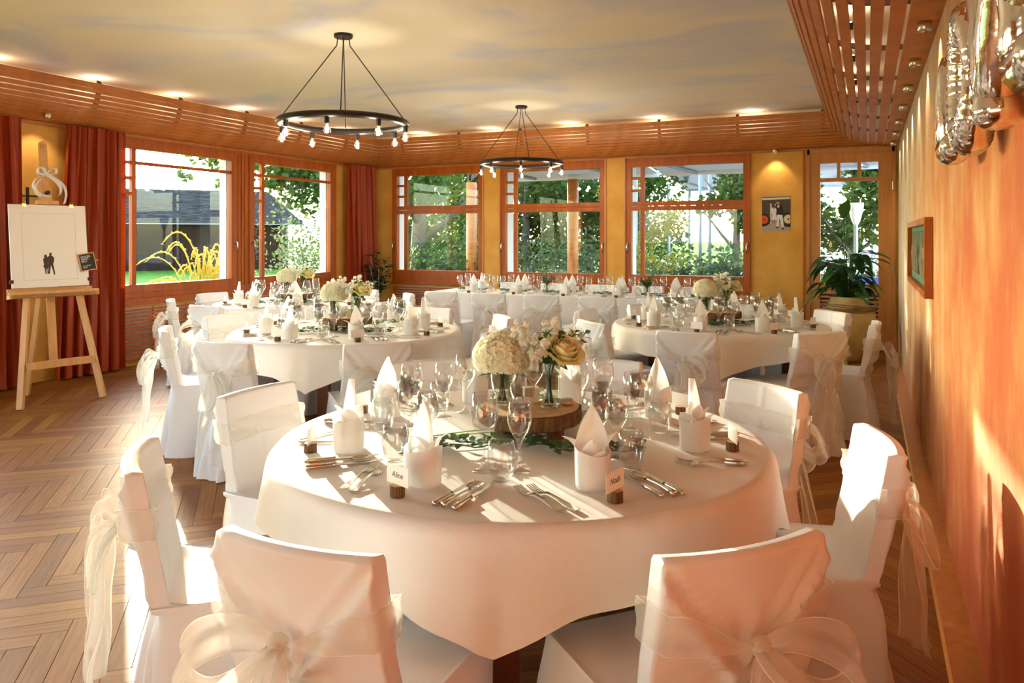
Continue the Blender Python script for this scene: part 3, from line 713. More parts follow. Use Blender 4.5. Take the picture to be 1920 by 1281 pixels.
def corner_plant():
    x, y = -6.93, 10.02
    pt = thing('flower_pot', 'dark pot holding the leafy plant in the corner', 'pot', (x, y, 0))
    MB().lathe([(.11,0),(.13,.02),(.17,.38),(.18,.40),(.16,.40),(.155,.36),(0,.35)], 28).build('body', MT['dark_leg'], pt, True)
    pl = thing('leafy_plant', 'leafy dark green corner plant with round glossy leaves', 'plant', (x, y, .35))
    st = MB(); random.seed(5)
    for i in range(6):
        a = i*1.05; top = Vector((.16*cos(a), .16*sin(a), .55+.3*random.random())); st.tube([(.02*cos(a),.02*sin(a),0), top*.5, top], .006, 5)
        for k in range(18):
            t = .3+.7*k/17; b0 = top*t; q = MB(); aa = random.uniform(0, 2*pi)
            leaf_blade(q, b0, (cos(aa), sin(aa), random.uniform(-.1,.7)), random.uniform(.11,.16), .10, .2, n=6); q.build('leaf', MT['leaf_deep'], pl, True)
    st.build('stems', MT['twig'], pl)
corner_plant()

# ---------------------------------------------------------------- covered chairs
CT, SEAT = .81, .45
def chair_cover_mesh(seed):
    rnd = random.Random(seed); NB, NSD, NF = 41, 9, 41
    ph = [rnd.uniform(0, 6.28) for _ in range(8)]
    def rect(hw_b, hw_f, yb, yf, bow=0, bowf=0):
        P = []
        for i in range(NB):
            x = -hw_b+2*hw_b*i/(NB-1); P.append([x, yb-bow*(1-(x/hw_b)**2)])
        for i in range(1, NSD+1):
            t = i/(NSD+1); P.append([hw_b+(hw_f-hw_b)*t, yb+(yf-yb)*t])
        for i in range(NF):
            x = hw_f-2*hw_f*i/(NF-1); P.append([x, yf-bowf*(1-(x/hw_f)**2)])
        for i in range(1, NSD+1):
            t = i/(NSD+1); P.append([-(hw_f+(hw_b-hw_f)*t), yf+(yb-yf)*t])
        return P
    def relax(P, k):
        n = len(P)
        for _ in range(k): P = [[P[i][0]*.5+(P[i-1][0]+P[(i+1) % n][0])*.25, P[i][1]*.5+(P[i-1][1]+P[(i+1) % n][1])*.25] for i in range(n)]
        return P
    rings = []
    kz = .535
    def backfold(x, z):
        dx, dz = x, z-kz; ds = hypot(dx, dz); an = atan2(dz, dx)
        reach = .13 if dz > 0 else .30
        o = .010*(sin(an*8+ph[0])+.6*sin(an*13+ph[1]))*exp(-(ds/reach)**2)*min(1, ds/.03)
        for sx in (-1, 1):                        # folds pulled from the top corners to the knot
            ax, az = sx*.205, CT-.02; L = hypot(ax, az-kz); ux, uz = ax/L, (az-kz)/L
            al = dx*ux+dz*uz; pe = dx*uz-dz*ux
            o += .016*smoothstep(pe*sx/.014)*smoothstep(al/.03)*smoothstep((L+.02-al)/.05)*exp(-(pe/.12)**2)
            if 0 < al < L: o += .020*exp(-((pe-.008*sx)/.013)**2)*(.5+.5*(1-al/L))+.010*exp(-((pe+.032*sx)/.011)**2)
        if dz < 0: o += .030*exp(-(dx/(.03+.30*-dz))**4)*smoothstep(-dz/.05)*.7
        return o+.016*exp(-(ds/.03)**2)
    rows = [0,.015,.05,.1,.15,.2,.25,.3,.34,.38,.41,.435]
    for z in rows:
        s = 1-z/SEAT
        P = relax(rect(.215+.035*s, .215+.030*s, -.215-.055*s, .215+.03*s), 2); n = len(P); R_ = []
        for i, (x, y) in enumerate(P):
            a = 2*pi*i/n; f = (.006+.014*s)*(sin(9*a+ph[2]+2*s)+.6*sin(17*a+ph[3])+.4*sin(5*a+ph[4]))*smoothstep(s*2.5+.12)
            l = hypot(x, y); x2, y2 = x*(1+f/l), y*(1+f/l)
            if i < NB: y2 -= backfold(x, z)
            R_.append((x2, y2, z+(.004*sin(7*a+ph[5]) if z == 0 else 0)+.004*(z == 0)))
        rings.append(R_)
    def slab(z):
        t = (z-SEAT)/(CT-SEAT); yb = -.215-.065*t; hw = .203-.006*t
        return rect(hw, hw-.004, yb-.012, yb+.032, .030*smoothstep(t*1.6), .032*smoothstep(t*1.6))
    S0 = slab(SEAT); seat_edge = rect(.215,.215,-.227,.213)
    for k, zz in ((0.0,.447),(.03,.455),(.15,.458),(.4,.452),(.7,.450),(.92,.453),(1.0,.462)):
        R_ = []
        for i in range(len(S0)):
            x = seat_edge[i][0]*(1-k)+S0[i][0]*k; y = seat_edge[i][1]*(1-k)+S0[i][1]*k
            if i < NB: y = S0[i][1]-backfold(S0[i][0], zz)
            R_.append((x, y, zz+(.004*sin(x*30+ph[6])*sin(k*9+x*12+ph[7]) if .05 < k < .95 else 0)))
        rings.append(R_)
    nz = 17
    for j in range(1, nz+1):
        z = SEAT+.015+(CT-.012-SEAT-.015)*j/nz; P = slab(z); R_ = []
        for i, (x, y) in enumerate(P):
            wx = 1+.012*sin(z*38+ph[6])*(1-j/nz)
            if i < NB: y -= backfold(x, z)
            elif NB+NSD <= i < NB+NSD+NF: y += .004*sin(z*45+x*18+ph[7])*sin(x*14+ph[0])*(1-j/nz)+.003*exp(-((x-.02)/.012)**2)
            R_.append((x*wx, y, z))
        rings.append(R_)
    P = slab(CT); rings.append([(x*.985, y, CT-.004) for x, y in P])
    mid = []
    for i, (x, y) in enumerate(P): mid.append((x*.96, -.215-.065+.010-.031*(1-min(1,(x/.206)**2)), CT))
    rings.append(mid)
    b = MB(); n = len(S0)
    V = [p for r_ in rings for p in r_]
    F = [(j*n+i, j*n+(i+1) % n, (j+1)*n+(i+1) % n, (j+1)*n+i) for j in range(len(rings)-1) for i in range(n)]
    b.add(V, F); return b.mesh('cover', MT['satin'], True)
def catm(P, t):
    P = [Vector(p) for p in P]; f = t*(len(P)-1); i = min(int(f), len(P)-2); u = f-i
    p0, p1, p2, p3 = P[max(i-1,0)], P[i], P[i+1], P[min(i+2,len(P)-1)]
    return .5*((2*p1)+(p2-p0)*u+(2*p0-5*p1+4*p2-p3)*u*u+(3*p1-p0-3*p2+p3)*u**3)
def sash_meshes(seed, sx):
    rnd = random.Random(seed); M = {}
    kn = Vector((.0, -.328, .63))
    b = MB()          # band: round the back, gathered to the knot behind
    def band(u, v):
        a = v                                      # 0..1 round from knot to knot
        if a < .28: x = .203*(a/.28); y = None; back = True; g = a/.28
        elif a < .34: x = .209; g = 1; back = None; y = -.262+.05*((a-.28)/.06)
        elif a < .66: x = .205*(1-2*(a-.34)/.32); g = 1; back = False
        elif a < .72: x = -.209; g = 1; back = None; y = -.212-.05*((a-.66)/.06)
        else: x = -.203*((1-a)/.28); g = (1-a)/.28; back = True
        w = .018+.066*smoothstep(g*1.1); zc = kn.z+.045*smoothstep(g)
        z = zc+(u-.5)*w
        t = (z-SEAT)/(CT-SEAT); yb = -.215-.065*t
        if back is True: y = yb-.012-.030*(1-min(1,(x/.205)**2))-.034-.006*(1-g)
        elif back is False: y = yb+.032-.032*(1-(x/.214)**2)+.006
        y += .004*sin(u*9+a*30)
        return (x, y, z)
    b.grid(7, 60, band); M['sash'] = b.mesh('sash', MT['organza'], True)
    M['knot'] = MB().lathe([(.003,-.022),(.016,-.016),(.021,0),(.017,.015),(.004,.022)], 12, Matrix.Translation(kn) @ Matrix.Rotation(pi/2, 4, 'Y')).mesh('knot', MT['organza'], True)
    def ribbon(nm, P, wf, wdir, n=30):
        q = MB(); wd = Vector(wdir).normalized(); p1, p2 = rnd.uniform(0, 6), rnd.uniform(0, 6)
        def fn(u, v):
            c = catm(P, v); w = wf(v)
            return kn+c+wd*(u-.5)*w+Vector((.3*sx,-1,.2)).normalized()*(.012*sin(u*10+p1+v*5)*min(1, w/.05)+.010*sin(v*11+p2)*v)
        q.grid(9, n, fn); return q.mesh(nm, MT['organza'], True)
    lw = lambda v: .016+.085*sin(pi*v)**.8
    M['loop'] = ribbon('loop', [(0,0,0),(sx*.06,-.045,.03),(sx*.135,-.075,.005),(sx*.165,-.085,-.06),(sx*.12,-.075,-.105),(sx*.05,-.045,-.06),(0,0,0)], lw, (.15*sx,.45,.88))
    M['loop2'] = ribbon('loop', [(0,0,0),(sx*.0,-.045,-.01),(sx*.045,-.08,-.07),(sx*.05,-.09,-.15),(sx*.0,-.075,-.19),(-sx*.03,-.045,-.10),(0,0,0)], lw, (.95,.25,.1))
    tw = lambda v: .018+.095*smoothstep(v*2.2)
    M['tail'] = ribbon('tail', [(0,0,0),(sx*.04,-.05,-.06),(sx*.09,-.065,-.2),(sx*.11,-.07,-.36),(sx*.12,-.075,-.50)], tw, (.9,.4*sx,.05), 26)
    M['tail2'] = ribbon('tail', [(0,0,0),(-sx*.01,-.045,-.08),(sx*.0,-.06,-.22),(-sx*.03,-.07,-.34),(-sx*.03,-.07,-.44)], tw, (.95,-.3*sx,.05), 26)
    return M
protos = []
for v in range(4):
    cm = chair_cover_mesh(40+v); sm = sash_meshes(60+v, 1 if v % 2 else -1)
    protos.append((cm, sm))
def chair(x, y, face, label, group, v):
    """face: direction the sitter looks (angle)"""
    cm, sm = protos[v % 4]
    r_ = thing('banquet_chair', label, 'chair', (x, y, 0), face-pi/2, group)
    link('cover', cm, r_); s = link('sash', sm['sash'], r_)
    for k, nm in (('knot','knot'),('loop','loop'),('loop2','loop'),('tail','tail'),('tail2','tail')): link(nm, sm[k], s)

# ---------------------------------------------------------------- tables
TZ, TR = .75, .80
def round_table(cx, cy, label, clabel, rot, seed):
    t_ = thing('round_table', label, 'table', (cx, cy, 0), rot, 'round banquet tables')
    MB().lathe([(.02,TZ-.035),(TR-.015,TZ-.035),(TR-.004,TZ-.03),(TR-.004,TZ-.008),(TR-.02,TZ-.005),(.02,TZ-.005)], 64).build('table_top', MT['dark_leg'], t_)
    for i in range(4):
        a = pi/4+i*pi/2; x, y = .50*cos(a), .50*sin(a)
        MB().tube([(x,y,0),(x,y,TZ-.035)], .05, 4).build('leg', MT['dark_leg'], t_)
    rnd = random.Random(seed); p = [rnd.uniform(0, 6.28) for _ in range(6)]; b = MB(); N = 160
    V = [(0,0,TZ)]; F = []
    def drop(a):
        m_ = 1/max(abs(cos(a)), abs(sin(a))); return .165+.125*((m_-1)/.4142)**1.15
    rs = [.2,.4,.6,.72,.78,.797]
    for rr in rs:
        for i in range(N):
            a = 2*pi*i/N; V.append((rr*cos(a), rr*sin(a), TZ+.0006*sin(5*a+p[0]+rr*9)*(rr < .75)))
    for j in range(1, 15):
        s = j/14
        for i in range(N):
            a = 2*pi*i/N; D = drop(a); pk = ((1/max(abs(cos(a)), abs(sin(a)))-1)/.4142)
            f = (.010*sin(7*a+p[1])+.008*sin(12*a+p[2])+.006*sin(19*a+p[3]))*s**1.2
            f += .035*s*pk*cos(0)*.6+.02*s*pk**2*sin(((a+pi/4) % (pi/2)-pi/4)*14+p[4])*.6
            rr = TR+.012+.006*min(1, s*6)+.012*s+f
            V.append((rr*cos(a), rr*sin(a), TZ-.004-D*s+.004*sin(23*a+p[5])*(s > .95)))
    for i in range(N): F.append((0, 1+i, 1+(i+1) % N))
    for j in range(len(rs)+13):
        for i in range(N):
            F.append((1+j*N+i, 1+(j+1)*N+i, 1+(j+1)*N+(i+1) % N, 1+j*N+(i+1) % N))
    b.add(V, F); o = b.build('tablecloth', MT['linen'], None, True, (cx, cy, 0), rot); tag(o, clabel, 'tablecloth', 'white tablecloths')
TABLES = [  # centre, name in labels, first seat angle
    ('nearest table', -1.06, 2.36, -90), ('middle left table', -3.41, 4.53, -90), ('table by the left windows', -5.32, 6.22, -90), ('table by the clay urn', -1.05, 6.08, -90)]
CL = ['white linen cloth over the round table nearest the camera', 'white linen cloth over the round table in the middle left', 'white linen cloth over the round table by the left windows', 'white linen cloth over the round table before the clay urn']
TL = ['round table with dark wooden legs nearest the camera', 'round table with dark wooden legs at the middle left', 'round table with dark wooden legs by the left windows', 'round table with dark wooden legs before the clay urn']
ROT = [radians(-115), radians(-115), radians(10), radians(-125)]
for i, (nm, cx, cy, a0) in enumerate(TABLES): round_table(cx, cy, TL[i], CL[i], ROT[i], 11+i)
SEATN = ['near left seat', 'near right seat', 'right front seat', 'right back seat', 'far right seat', 'far left seat', 'left back seat', 'left front seat']
# head table
HX0, HX1, HY0, HY1 = -4.87, -1.45, 8.02, 8.82
ht = thing('long_table', 'long banquet table along the far windows', 'table', ((HX0+HX1)/2, (HY0+HY1)/2, 0))
hw, hd = (HX1-HX0)/2, (HY1-HY0)/2
MB().box(-hw+.01,hw-.01,-hd+.01,hd-.01,TZ-.035,TZ-.006).build('table_top', MT['dark_leg'], ht)
for sx in (-1,-.33,.33,1):
    for sy in (-1, 1): MB().tube([(sx*(hw-.15),sy*(hd-.12),0),(sx*(hw-.15),sy*(hd-.12),TZ-.035)], .045, 4).build('leg', MT['dark_leg'], ht)
b = MB(); per = []
nx, ny = 90, 22
for i in range(nx): per.append((-hw+2*hw*i/nx, -hd, 0, -1))
for i in range(ny): per.append((hw, -hd+2*hd*i/ny, 1, 0))
for i in range(nx): per.append((hw-2*hw*i/nx, hd, 0, 1))
for i in range(ny): per.append((-hw, hd-2*hd*i/ny, -1, 0))
V = []; n = len(per)
for k in range(12):
    s = k/11
    for i, (x, y, ax, ay) in enumerate(per):
        f = .012+(.010*sin(i*.45)+.008*sin(i*.83+1)+.01)*s
        V.append((x*(1+f/hw), y*(1+f/hd), TZ+(.002 if k == 0 else -.40*s)))
F = [(k*n+i, (k+1)*n+i, (k+1)*n+(i+1) % n, k*n+(i+1) % n) for k in range(11) for i in range(n)]+[tuple(range(n))]
tag(b.add(V, F).build('tablecloth', MT['linen'], None, False, ((HX0+HX1)/2, (HY0+HY1)/2, 0)), 'white linen cloth draped over the long table at far windows', 'tablecloth', 'white tablecloths')

# chairs round the tables (the one between the two left tables is left out: it has no room there)
rnd = random.Random(5); A1 = [-89,-43,11,55,96,136,179,-133]; S1 = [-91,-43,12,55,97,136,178,-136]
for ti, (nm, cx, cy, a0) in enumerate(TABLES):
    for k in range(8):
        a = radians(a0+45*k)
        if ti == 2 and k == 1: continue
        rr = [0, .92, .90, .82][ti]; j = radians(rnd.uniform(-4, 4))
        if ti == 0: rr = [.87,.865,.84,.90,1.02,1.02,.90,.88][k]; a = radians(A1[k]); j = radians([0,0,3,-2,0,0,0,-3][k])
        chair(cx+rr*cos(a), cy+rr*sin(a), a+pi+j, 'white covered chair with organza bow, %s, %s' % (SEATN[k], nm), 'covered chairs', [0,1,1,2,3,0,2,0][k]+ti)
HXS = [-4.33,-3.74,-3.12,-2.50,-1.88]; NTH = ['leftmost', 'second', 'middle', 'fourth', 'rightmost']
for i, x in enumerate(HXS):
    chair(x, HY0-.275, pi/2, 'white covered chair, %s on the near side of the long table' % NTH[i], 'covered chairs', i)
    chair(x+.02, HY1+.285, -pi/2, 'white covered chair, %s on the window side of the long table' % NTH[i], 'covered chairs', i+1)

# ---------------------------------------------------------------- tableware
def napkin_mesh(seed):
    r_ = random.Random(seed); b = MB(); p1 = r_.uniform(0, 6)
    def cuff(u, v):
        a = 2*pi*u; sq = 1/max(abs(cos(a)), abs(sin(a)))**.35
        rr = .042*sq*(1+.06*v+.03*sin(3*a+p1)); rr += .006*u*(1 if u < .98 else 0)
        return (rr*cos(a), rr*sin(a), .002+(.098+.008*sin(a*2+p1))*v)
    b.grid(33, 5, cuff)
    def petal(az, base_r, h0, h1, wd, lean, curl, cup):
        ca, sa = cos(az), sin(az)
        def fn(u, v):
            w = wd*(sin(pi*(.30+.70*v))**.9 if v < .995 else .02)
            x = (u-.5)*2*w; out = base_r+lean*v+curl*v**3+cup*(((u-.5)*2)**2)*(1-v*.3)
            z = h0+(h1-h0)*v-max(0, curl)*.6*v**3
            return (ca*out-sa*x, sa*out+ca*x, z)
        b.grid(9, 11, fn)
    petal(pi/2, .012, .04, .222, .047, .012, -.006, -.028)      # tall leaf, cupped towards the sitter
    petal(-pi/2, .020, .05, .150, .034, .012, .020, -.012)
    petal(.25, .026, .06, .160, .034, .020, .030, -.010)
    petal(pi-.25, .026, .06, .150, .034, .024, .035, -.010)
    petal(-pi/2+.5, .030, .05, .125, .030, .016, .022, -.008)
    return b.mesh('napkin', MT['napkin'], True)
NAP = [napkin_mesh(i) for i in range(4)]
def wine_mesh(h, r):
    hb = h*.44
    outer = [(r*.88,.0),(r*.9,.0015),(r*.35,.005),(.006,.012),(.0042,.03),(.0040,hb*.75),(.006,hb*.93),(r*.35,hb+.006),(r*.78,hb+.03),(r*.97,hb+.055),(r,hb+.07),(r*.94,h*.84),(r*.78,h)]
    inner = [(r*.765,h),(r*.925,h*.84),(r*.985,hb+.07),(r*.95,hb+.056),(r*.75,hb+.034),(.0005,hb+.012)]
    return MB().lathe(outer+inner, 28).mesh('wine_glass', MT['glass'], True)
WG = [wine_mesh(.222, .041), wine_mesh(.200, .036)]
TUM = MB().lathe([(.024,.0),(.028,.002),(.036,.03),(.040,.055),(.0385,.085),(.034,.108),(.0325,.108),(.037,.085),(.0385,.055),(.034,.03),(.022,.010),(.0005,.008)], 28).mesh('tumbler', MT['glass'], True)
def fork_mesh():
    b = MB(); L = .205
    def hz(y): return .003+.010*sin(pi*min(1, max(0, (y+.02)/.22)))
    def strip(pts, th=.0018):
        n = len(pts); V = []
        for y, x0, x1, z in pts: V += [(x0,y,z-th),(x1,y,z-th),(x1,y,z+th),(x0,y,z+th)]
        F = [(0,1,2,3),((n-1)*4+3,(n-1)*4+2,(n-1)*4+1,(n-1)*4)]
        for i in range(n-1):
            for k in range(4): F.append((i*4+k,(i+1)*4+k,(i+1)*4+(k+1)%4,i*4+(k+1)%4))
        b.add(V, F)
    strip([(0,-.009,.009,.004),(.012,-.011,.011,.004),(.03,-.0095,.0095,.005),(.08,-.0045,.0045,.010),(.12,-.003,.003,.012),(.135,-.006,.006,.010),(.143,-.012,.012,.006),(.158,-.0125,.0125,.003)])
    for i in range(4):
        x = -.0125+i*.0071; strip([(.156,x,x+.0038,.003),(.18,x,x+.0034,.005),(L,x+.0005,x+.0028,.012)], .0012)
    return b.mesh('fork', MT['silver'])
KHAND = MB().tube([(0,0,.006),(0,.006,.006),(0,.03,.006),(0,.075,.006),(0,.088,.006)], [.006,.0085,.0085,.0065,.0075], 10).mesh('handle', MT['silver'], True)
_v = [(-.005,.086,.004),(.006,.086,.004),(.009,.13,.004),(.009,.19,.004),(.002,.22,.004),(-.005,.215,.004)]
KBLADE = MB().add(_v+[(x, y, z+.0025) for x, y, z in _v], [(5,4,3,2,1,0),(6,7,8,9,10,11)]+[(i,(i+1)%6,6+(i+1)%6,6+i) for i in range(6)]).mesh('blade', MT['silver'])
def knife(label, loc, rz):
    k_ = thing('knife', label, 'knife', loc, rz, 'silver knives'); link('handle', KHAND, k_); link('blade', KBLADE, k_)
def spoon_mesh():
    b = MB(); b.tube([(0,0,.010),(0,.02,.010),(0,.08,.012),(0,.125,.010),(0,.14,.007)], [.009,.008,.0035,.003,.004], 8)
    def bowl(u, v):
        a = 2*pi*u; rr = v; return (.0205*rr*cos(a), .167+.031*rr*sin(a), .004+.008*rr*rr)
    b.grid(21, 6, bowl); return b.mesh('spoon', MT['silver'], True)
FORK, SPOON = fork_mesh(), spoon_mesh()
HOLD = MB().lathe([(.0195,0),(.020,.002),(.0195,.028),(.0188,.0285)], 18, wob=lambda a, z: 1+.04*sin(5*a)+.02*sin(9*a)).mesh('log_slice', MT['bark'], False)
HTOP = MB().lathe([(.0005,.0287),(.0185,.0287)], 18, cap=False).mesh('cut_face', MT['cut_wood'])
CARD = MB().box(-.0005,.0005,-.045,.045,.0288,.078).mesh('name_card', MT['paper'])
CARDNAMES = {(0,0): 'Aline', (0,1): 'Noah'}
def setting(C, o, seat, where, ti, k, seed):
    """C: point on the table edge, o: unit vector outwards (towards the sitter)"""
    r_ = random.Random(seed); f = (-o[0], -o[1]); rt = (f[1], -f[0]); fa = atan2(f[1], f[0])
    def P(a, e, z=TZ+.001): return (C[0]+rt[0]*a+f[0]*e, C[1]+rt[1]*a+f[1]*e, z)
    at = 'at the %s of the %s' % (seat, where)
    jt = lambda s: r_.uniform(-s, s)
    tag(link('napkin', NAP[r_.randrange(4)], None, P(-.03+jt(.01), .235+jt(.01)), fa-pi/2+jt(.5)), 'tall folded white napkin '+at, 'napkin', 'folded napkins')
    tag(link('wine_glass', WG[0], None, P(.07, .405)), 'larger wine glass '+at, 'glass', 'wine glasses')
    tag(link('wine_glass', WG[1], None, P(.165, .44)), 'smaller wine glass '+at, 'glass', 'wine glasses')
    tag(link('tumbler', TUM, None, P(.155, .345)), 'stemless water glass '+at, 'glass', 'water glasses')
    j = jt(.03)
    tag(link('fork', FORK, None, P(-.185, .09), fa-pi/2+.22+j), 'outer silver fork '+at, 'fork', 'silver forks')
    tag(link('fork', FORK, None, P(-.150, .085), fa-pi/2+.22+j), 'inner silver fork '+at, 'fork', 'silver forks')
    knife('outer silver knife '+at, P(.155, .085), fa-pi/2+.02+j)
    knife('inner silver knife '+at, P(.095, .09), fa-pi/2+.02+j)
    tag(link('spoon', SPOON, None, P(.126, .085), fa-pi/2+.02+j), 'silver spoon '+at, 'spoon', 'silver spoons')
    rc = fa+pi+jt(.35)+( {(0,0):-.25,(0,1):.35}.get((ti,k), 0))
    h = thing('card_holder', 'log slice card holder '+at, 'holder', P(-.03, .115), rc, 'log slice card holders')
    link('log_slice', HOLD, h); link('cut_face', HTOP, h)
    c = tag(link('name_card', CARD, None, P(-.03, .115), rc), 'white name card '+at, 'card', 'white name cards')
    if (ti, k) in CARDNAMES:
        nm_ = CARDNAMES[(ti, k)]; c['label'] = 'white name card reading %s on the nearest table' % nm_
        text(c, nm_, .022, Matrix.Translation((.0007, 0, .047)), 'ink', 'CENTER')
for ti, (nm, cx, cy, a0) in enumerate(TABLES):
    for k in range(8):
        a = radians(S1[k] if ti == 0 else a0+45*k); o = (cos(a), sin(a))
        setting((cx+TR*o[0], cy+TR*o[1]), o, SEATN[k], nm, ti, k, ti*10+k)
for i, x in enumerate(HXS):
    setting((x+.02, HY0), (0,-1), NTH[i]+' near seat', 'long far table', 4, i, 50+i)
    setting((x-.10, HY1), (0, 1), NTH[i]+' window seat', 'long far table', 5, i, 60+i)

# ---------------------------------------------------------------- centrepieces
def floret_cloud(b, n, R, size, squash=.8, seed=1, cap=-.5):
    r_ = random.Random(seed); i = 0; ga = pi*(3-sqrt(5))
    for i in range(n):
        z = 1-(i+.5)/n*(1-cap); rr = sqrt(max(0, 1-z*z)); a = ga*i
        nrm = Vector((rr*cos(a), rr*sin(a), z)).normalized()
        k = 1+.05*sin(7*a)+r_.uniform(-.09,.07); c = Vector((nrm.x*R*k, nrm.y*R*k, nrm.z*R*squash*k))
        t1 = nrm.cross(Vector((.3,.2,1))).normalized(); t2 = nrm.cross(t1); ph = r_.uniform(0, 1.5)
        for q in range(4):
            e = ph+q*pi/2; dv = t1*cos(e)+t2*sin(e); sd = t1*-sin(e)+t2*cos(e); s = size*r_.uniform(.85,1.15)
            b.add([c+nrm*.001, c+dv*s*.5+sd*s*.42+nrm*s*.25, c+dv*s+nrm*s*.12, c+dv*s*.5-sd*s*.42+nrm*s*.25], [(0,1,2,3)])
HYD = MB(); floret_cloud(HYD, 190, .088, .028, .82, 3); HYDM = HYD.mesh('flower_head', MT['petal_hydrangea'], False)
HYDC = MB().lathe([(.0005,-.055),(.05,-.04),(.074,0),(.06,.045),(.0005,.066)], 16).mesh('flower_core', MT['petal_hydrangea'], True)
def rose_mesh():
    b = MB(); b.lathe([(.004,0),(.014,.012),(.017,.03),(.013,.046),(.005,.052),(.0005,.049)], 14, wob=lambda a, z: 1+.10*sin(a+z*160))
    for li, (cnt, R, h, fl, half) in enumerate(((3,.0175,.056,-.006,1.25),(4,.0215,.055,-.003,1.1),(5,.026,.052,.003,.95),(5,.030,.047,.010,.9),(6,.033,.040,.018,.8))):
        for i in range(cnt):
            az = 2*pi*i/cnt+li*.7; ca, sa = cos(az), sin(az)
            def fn(u, v, ca=ca, sa=sa, R=R, h=h, fl=fl, half=half):
                e_ = ((u-.5)*2)**2; an = (u-.5)*2*half*(1-.15*v)
                rad = R*(.35+.65*sin(pi*.5*min(1, v*1.7)))+fl*max(0, (v-.45)/.55)**1.5+.0018*(u-.5)*2
                x, y = rad*cos(an), rad*sin(an)
                return (ca*x-sa*y, sa*x+ca*y, h*v*(1-.20*e_)-max(0, fl)*.55*max(0, (v-.7)/.3)**2)
            b.grid(8, 8, fn)
    return b.mesh('rose_bloom', MT['petal_rose'], True)
ROSE = rose_mesh()
def white_cluster(seed):
    b = MB(); r_ = random.Random(seed)
    for c in [(0,0,0)]+[(r_.uniform(-.045,.045), r_.uniform(-.045,.045), r_.uniform(-.05,.05)) for _ in range(7)]:
        q = MB(); floret_cloud(q, 9, .015, .019, 1, r_.random(), -.3); b.add([Vector(v)+Vector(c) for v in q.v], q.f)
    return b.mesh('white_blossom', MT['petal_white'])
WHC = [white_cluster(i) for i in range(3)]
def sprig_mesh(seed, L, n, lw, matname, nm, up=True):
    b = MB(); r_ = random.Random(seed)
    b.tube([(0,0,0),(0,.01,L*.5),(0,.03,L)], .0015, 4)
    for i in range(n):
        t = .15+.85*i/n; az = i*2.4; leaf_blade(b, (0,.03*t*t,L*t), (cos(az), sin(az), .7), lw*2.2, lw, .2, n=5)
    return b.mesh(nm, MT[matname], True)
SPR = sprig_mesh(1, .13, 16, .016, 'leaf_eucalyptus', 'sprig'); SPR2 = sprig_mesh(2, .10, 14, .012, 'leaf_deep', 'sprig'); SPR3 = sprig_mesh(3, .11, 8, .022, 'leaf_glossy', 'sprig')
def slice_mesh():
    b = MB(); wob = lambda a, z: 1+.02*sin(3*a)+.012*sin(11*a)+.012*sin(19*a+z*90)
    b.lathe([(.168,0),(.176,.006),(.178,.03),(.174,.048)], 64, Matrix.Translation((0,0,.045)), wob=wob)
    return b.mesh('slice', MT['bark'], False)
SLICE = slice_mesh(); SLTOP = MB().lathe([(.0005,.0945),(.166,.0945)], 48, cap=False, wob=lambda a, z: 1+.02*sin(3*a)+.012*sin(11*a)).mesh('cut_face', MT['cut_wood'])
FOOT = MB().lathe([(.03,0),(.029,.045)], 14, wob=lambda a, z: 1+.06*sin(4*a)).mesh('foot', MT['bark'])
VASE = MB().lathe([(.036,0),(.038,.003),(.038,.16),(.0355,.16),(.0355,.010),(.0005,.008)], 10).mesh('vase', MT['vase_glass'], False)
VASE2 = MB().lathe([(.033,0),(.035,.003),(.038,.11),(.0365,.11),(.0335,.010),(.0005,.008)], 20).mesh('vase', MT['vase_glass'], True)
CGL = MB().lathe([(.030,0),(.032,.002),(.041,.085),(.0395,.085),(.031,.008),(.0005,.006)], 24).mesh('candle_glass', MT['glass'], True)
WAX = MB().lathe([(.029,.009),(.0345,.042),(.0005,.040)], 20).mesh('wax', MT['wax'], True); WICK = MB().tube([(0,0,.04),(0,.001,.052)], .0012, 5).mesh('wick', MT['black'])
STEM = MB()
for i in range(6):
    a = i*1.05; STEM.tube([(.014*cos(a+2),.014*sin(a+2),.012),(.006*cos(a),.006*sin(a),.10),(.03*cos(a),.03*sin(a),.19)], .0022, 5)
STEM = STEM.mesh('stems', MT['leaf_glossy'], True)
PEB = MB().lathe([(.0005,0),(.022,.002),(.028,.010),(.022,.019),(.0005,.022)], 16).mesh('pebble', MT['stone'], True)
def garland_mesh(seed, L, n):
    b = MB(); r_ = random.Random(seed)
    path = lambda t: Vector((L*(t-.5), .03*sin(t*7+seed), .008+.010*abs(sin(t*11))))
    b.tube([path(i/20) for i in range(21)], .0022, 5)
    for i in range(n):
        t = r_.random(); az = r_.uniform(0, 2*pi); c = path(t)+Vector((r_.uniform(-.01,.01), r_.uniform(-.02,.02), r_.uniform(0,.018)))
        leaf_blade(b, c, (cos(az), sin(az), r_.uniform(0,.8)), r_.uniform(.028,.042), r_.uniform(.022,.032), .2, n=4, fold=.1)
    return b.mesh('garland', MT['leaf_eucalyptus'], True)
GAR = [garland_mesh(i, .36, 130) for i in range(3)]
BLADE = MB(); leaf_blade(BLADE, (-.22,0,.006), (1,.15,.05), .46, .018, .05, n=9, fold=.1); BLADE = BLADE.mesh('grass_blade', MT['leaf_grass'], True)
def obj_in(name, me, par, loc=(0,0,0), rz=0, sc=1):
    o = link(name, me, par, loc, rz); o.scale = (sc, sc, sc); return o
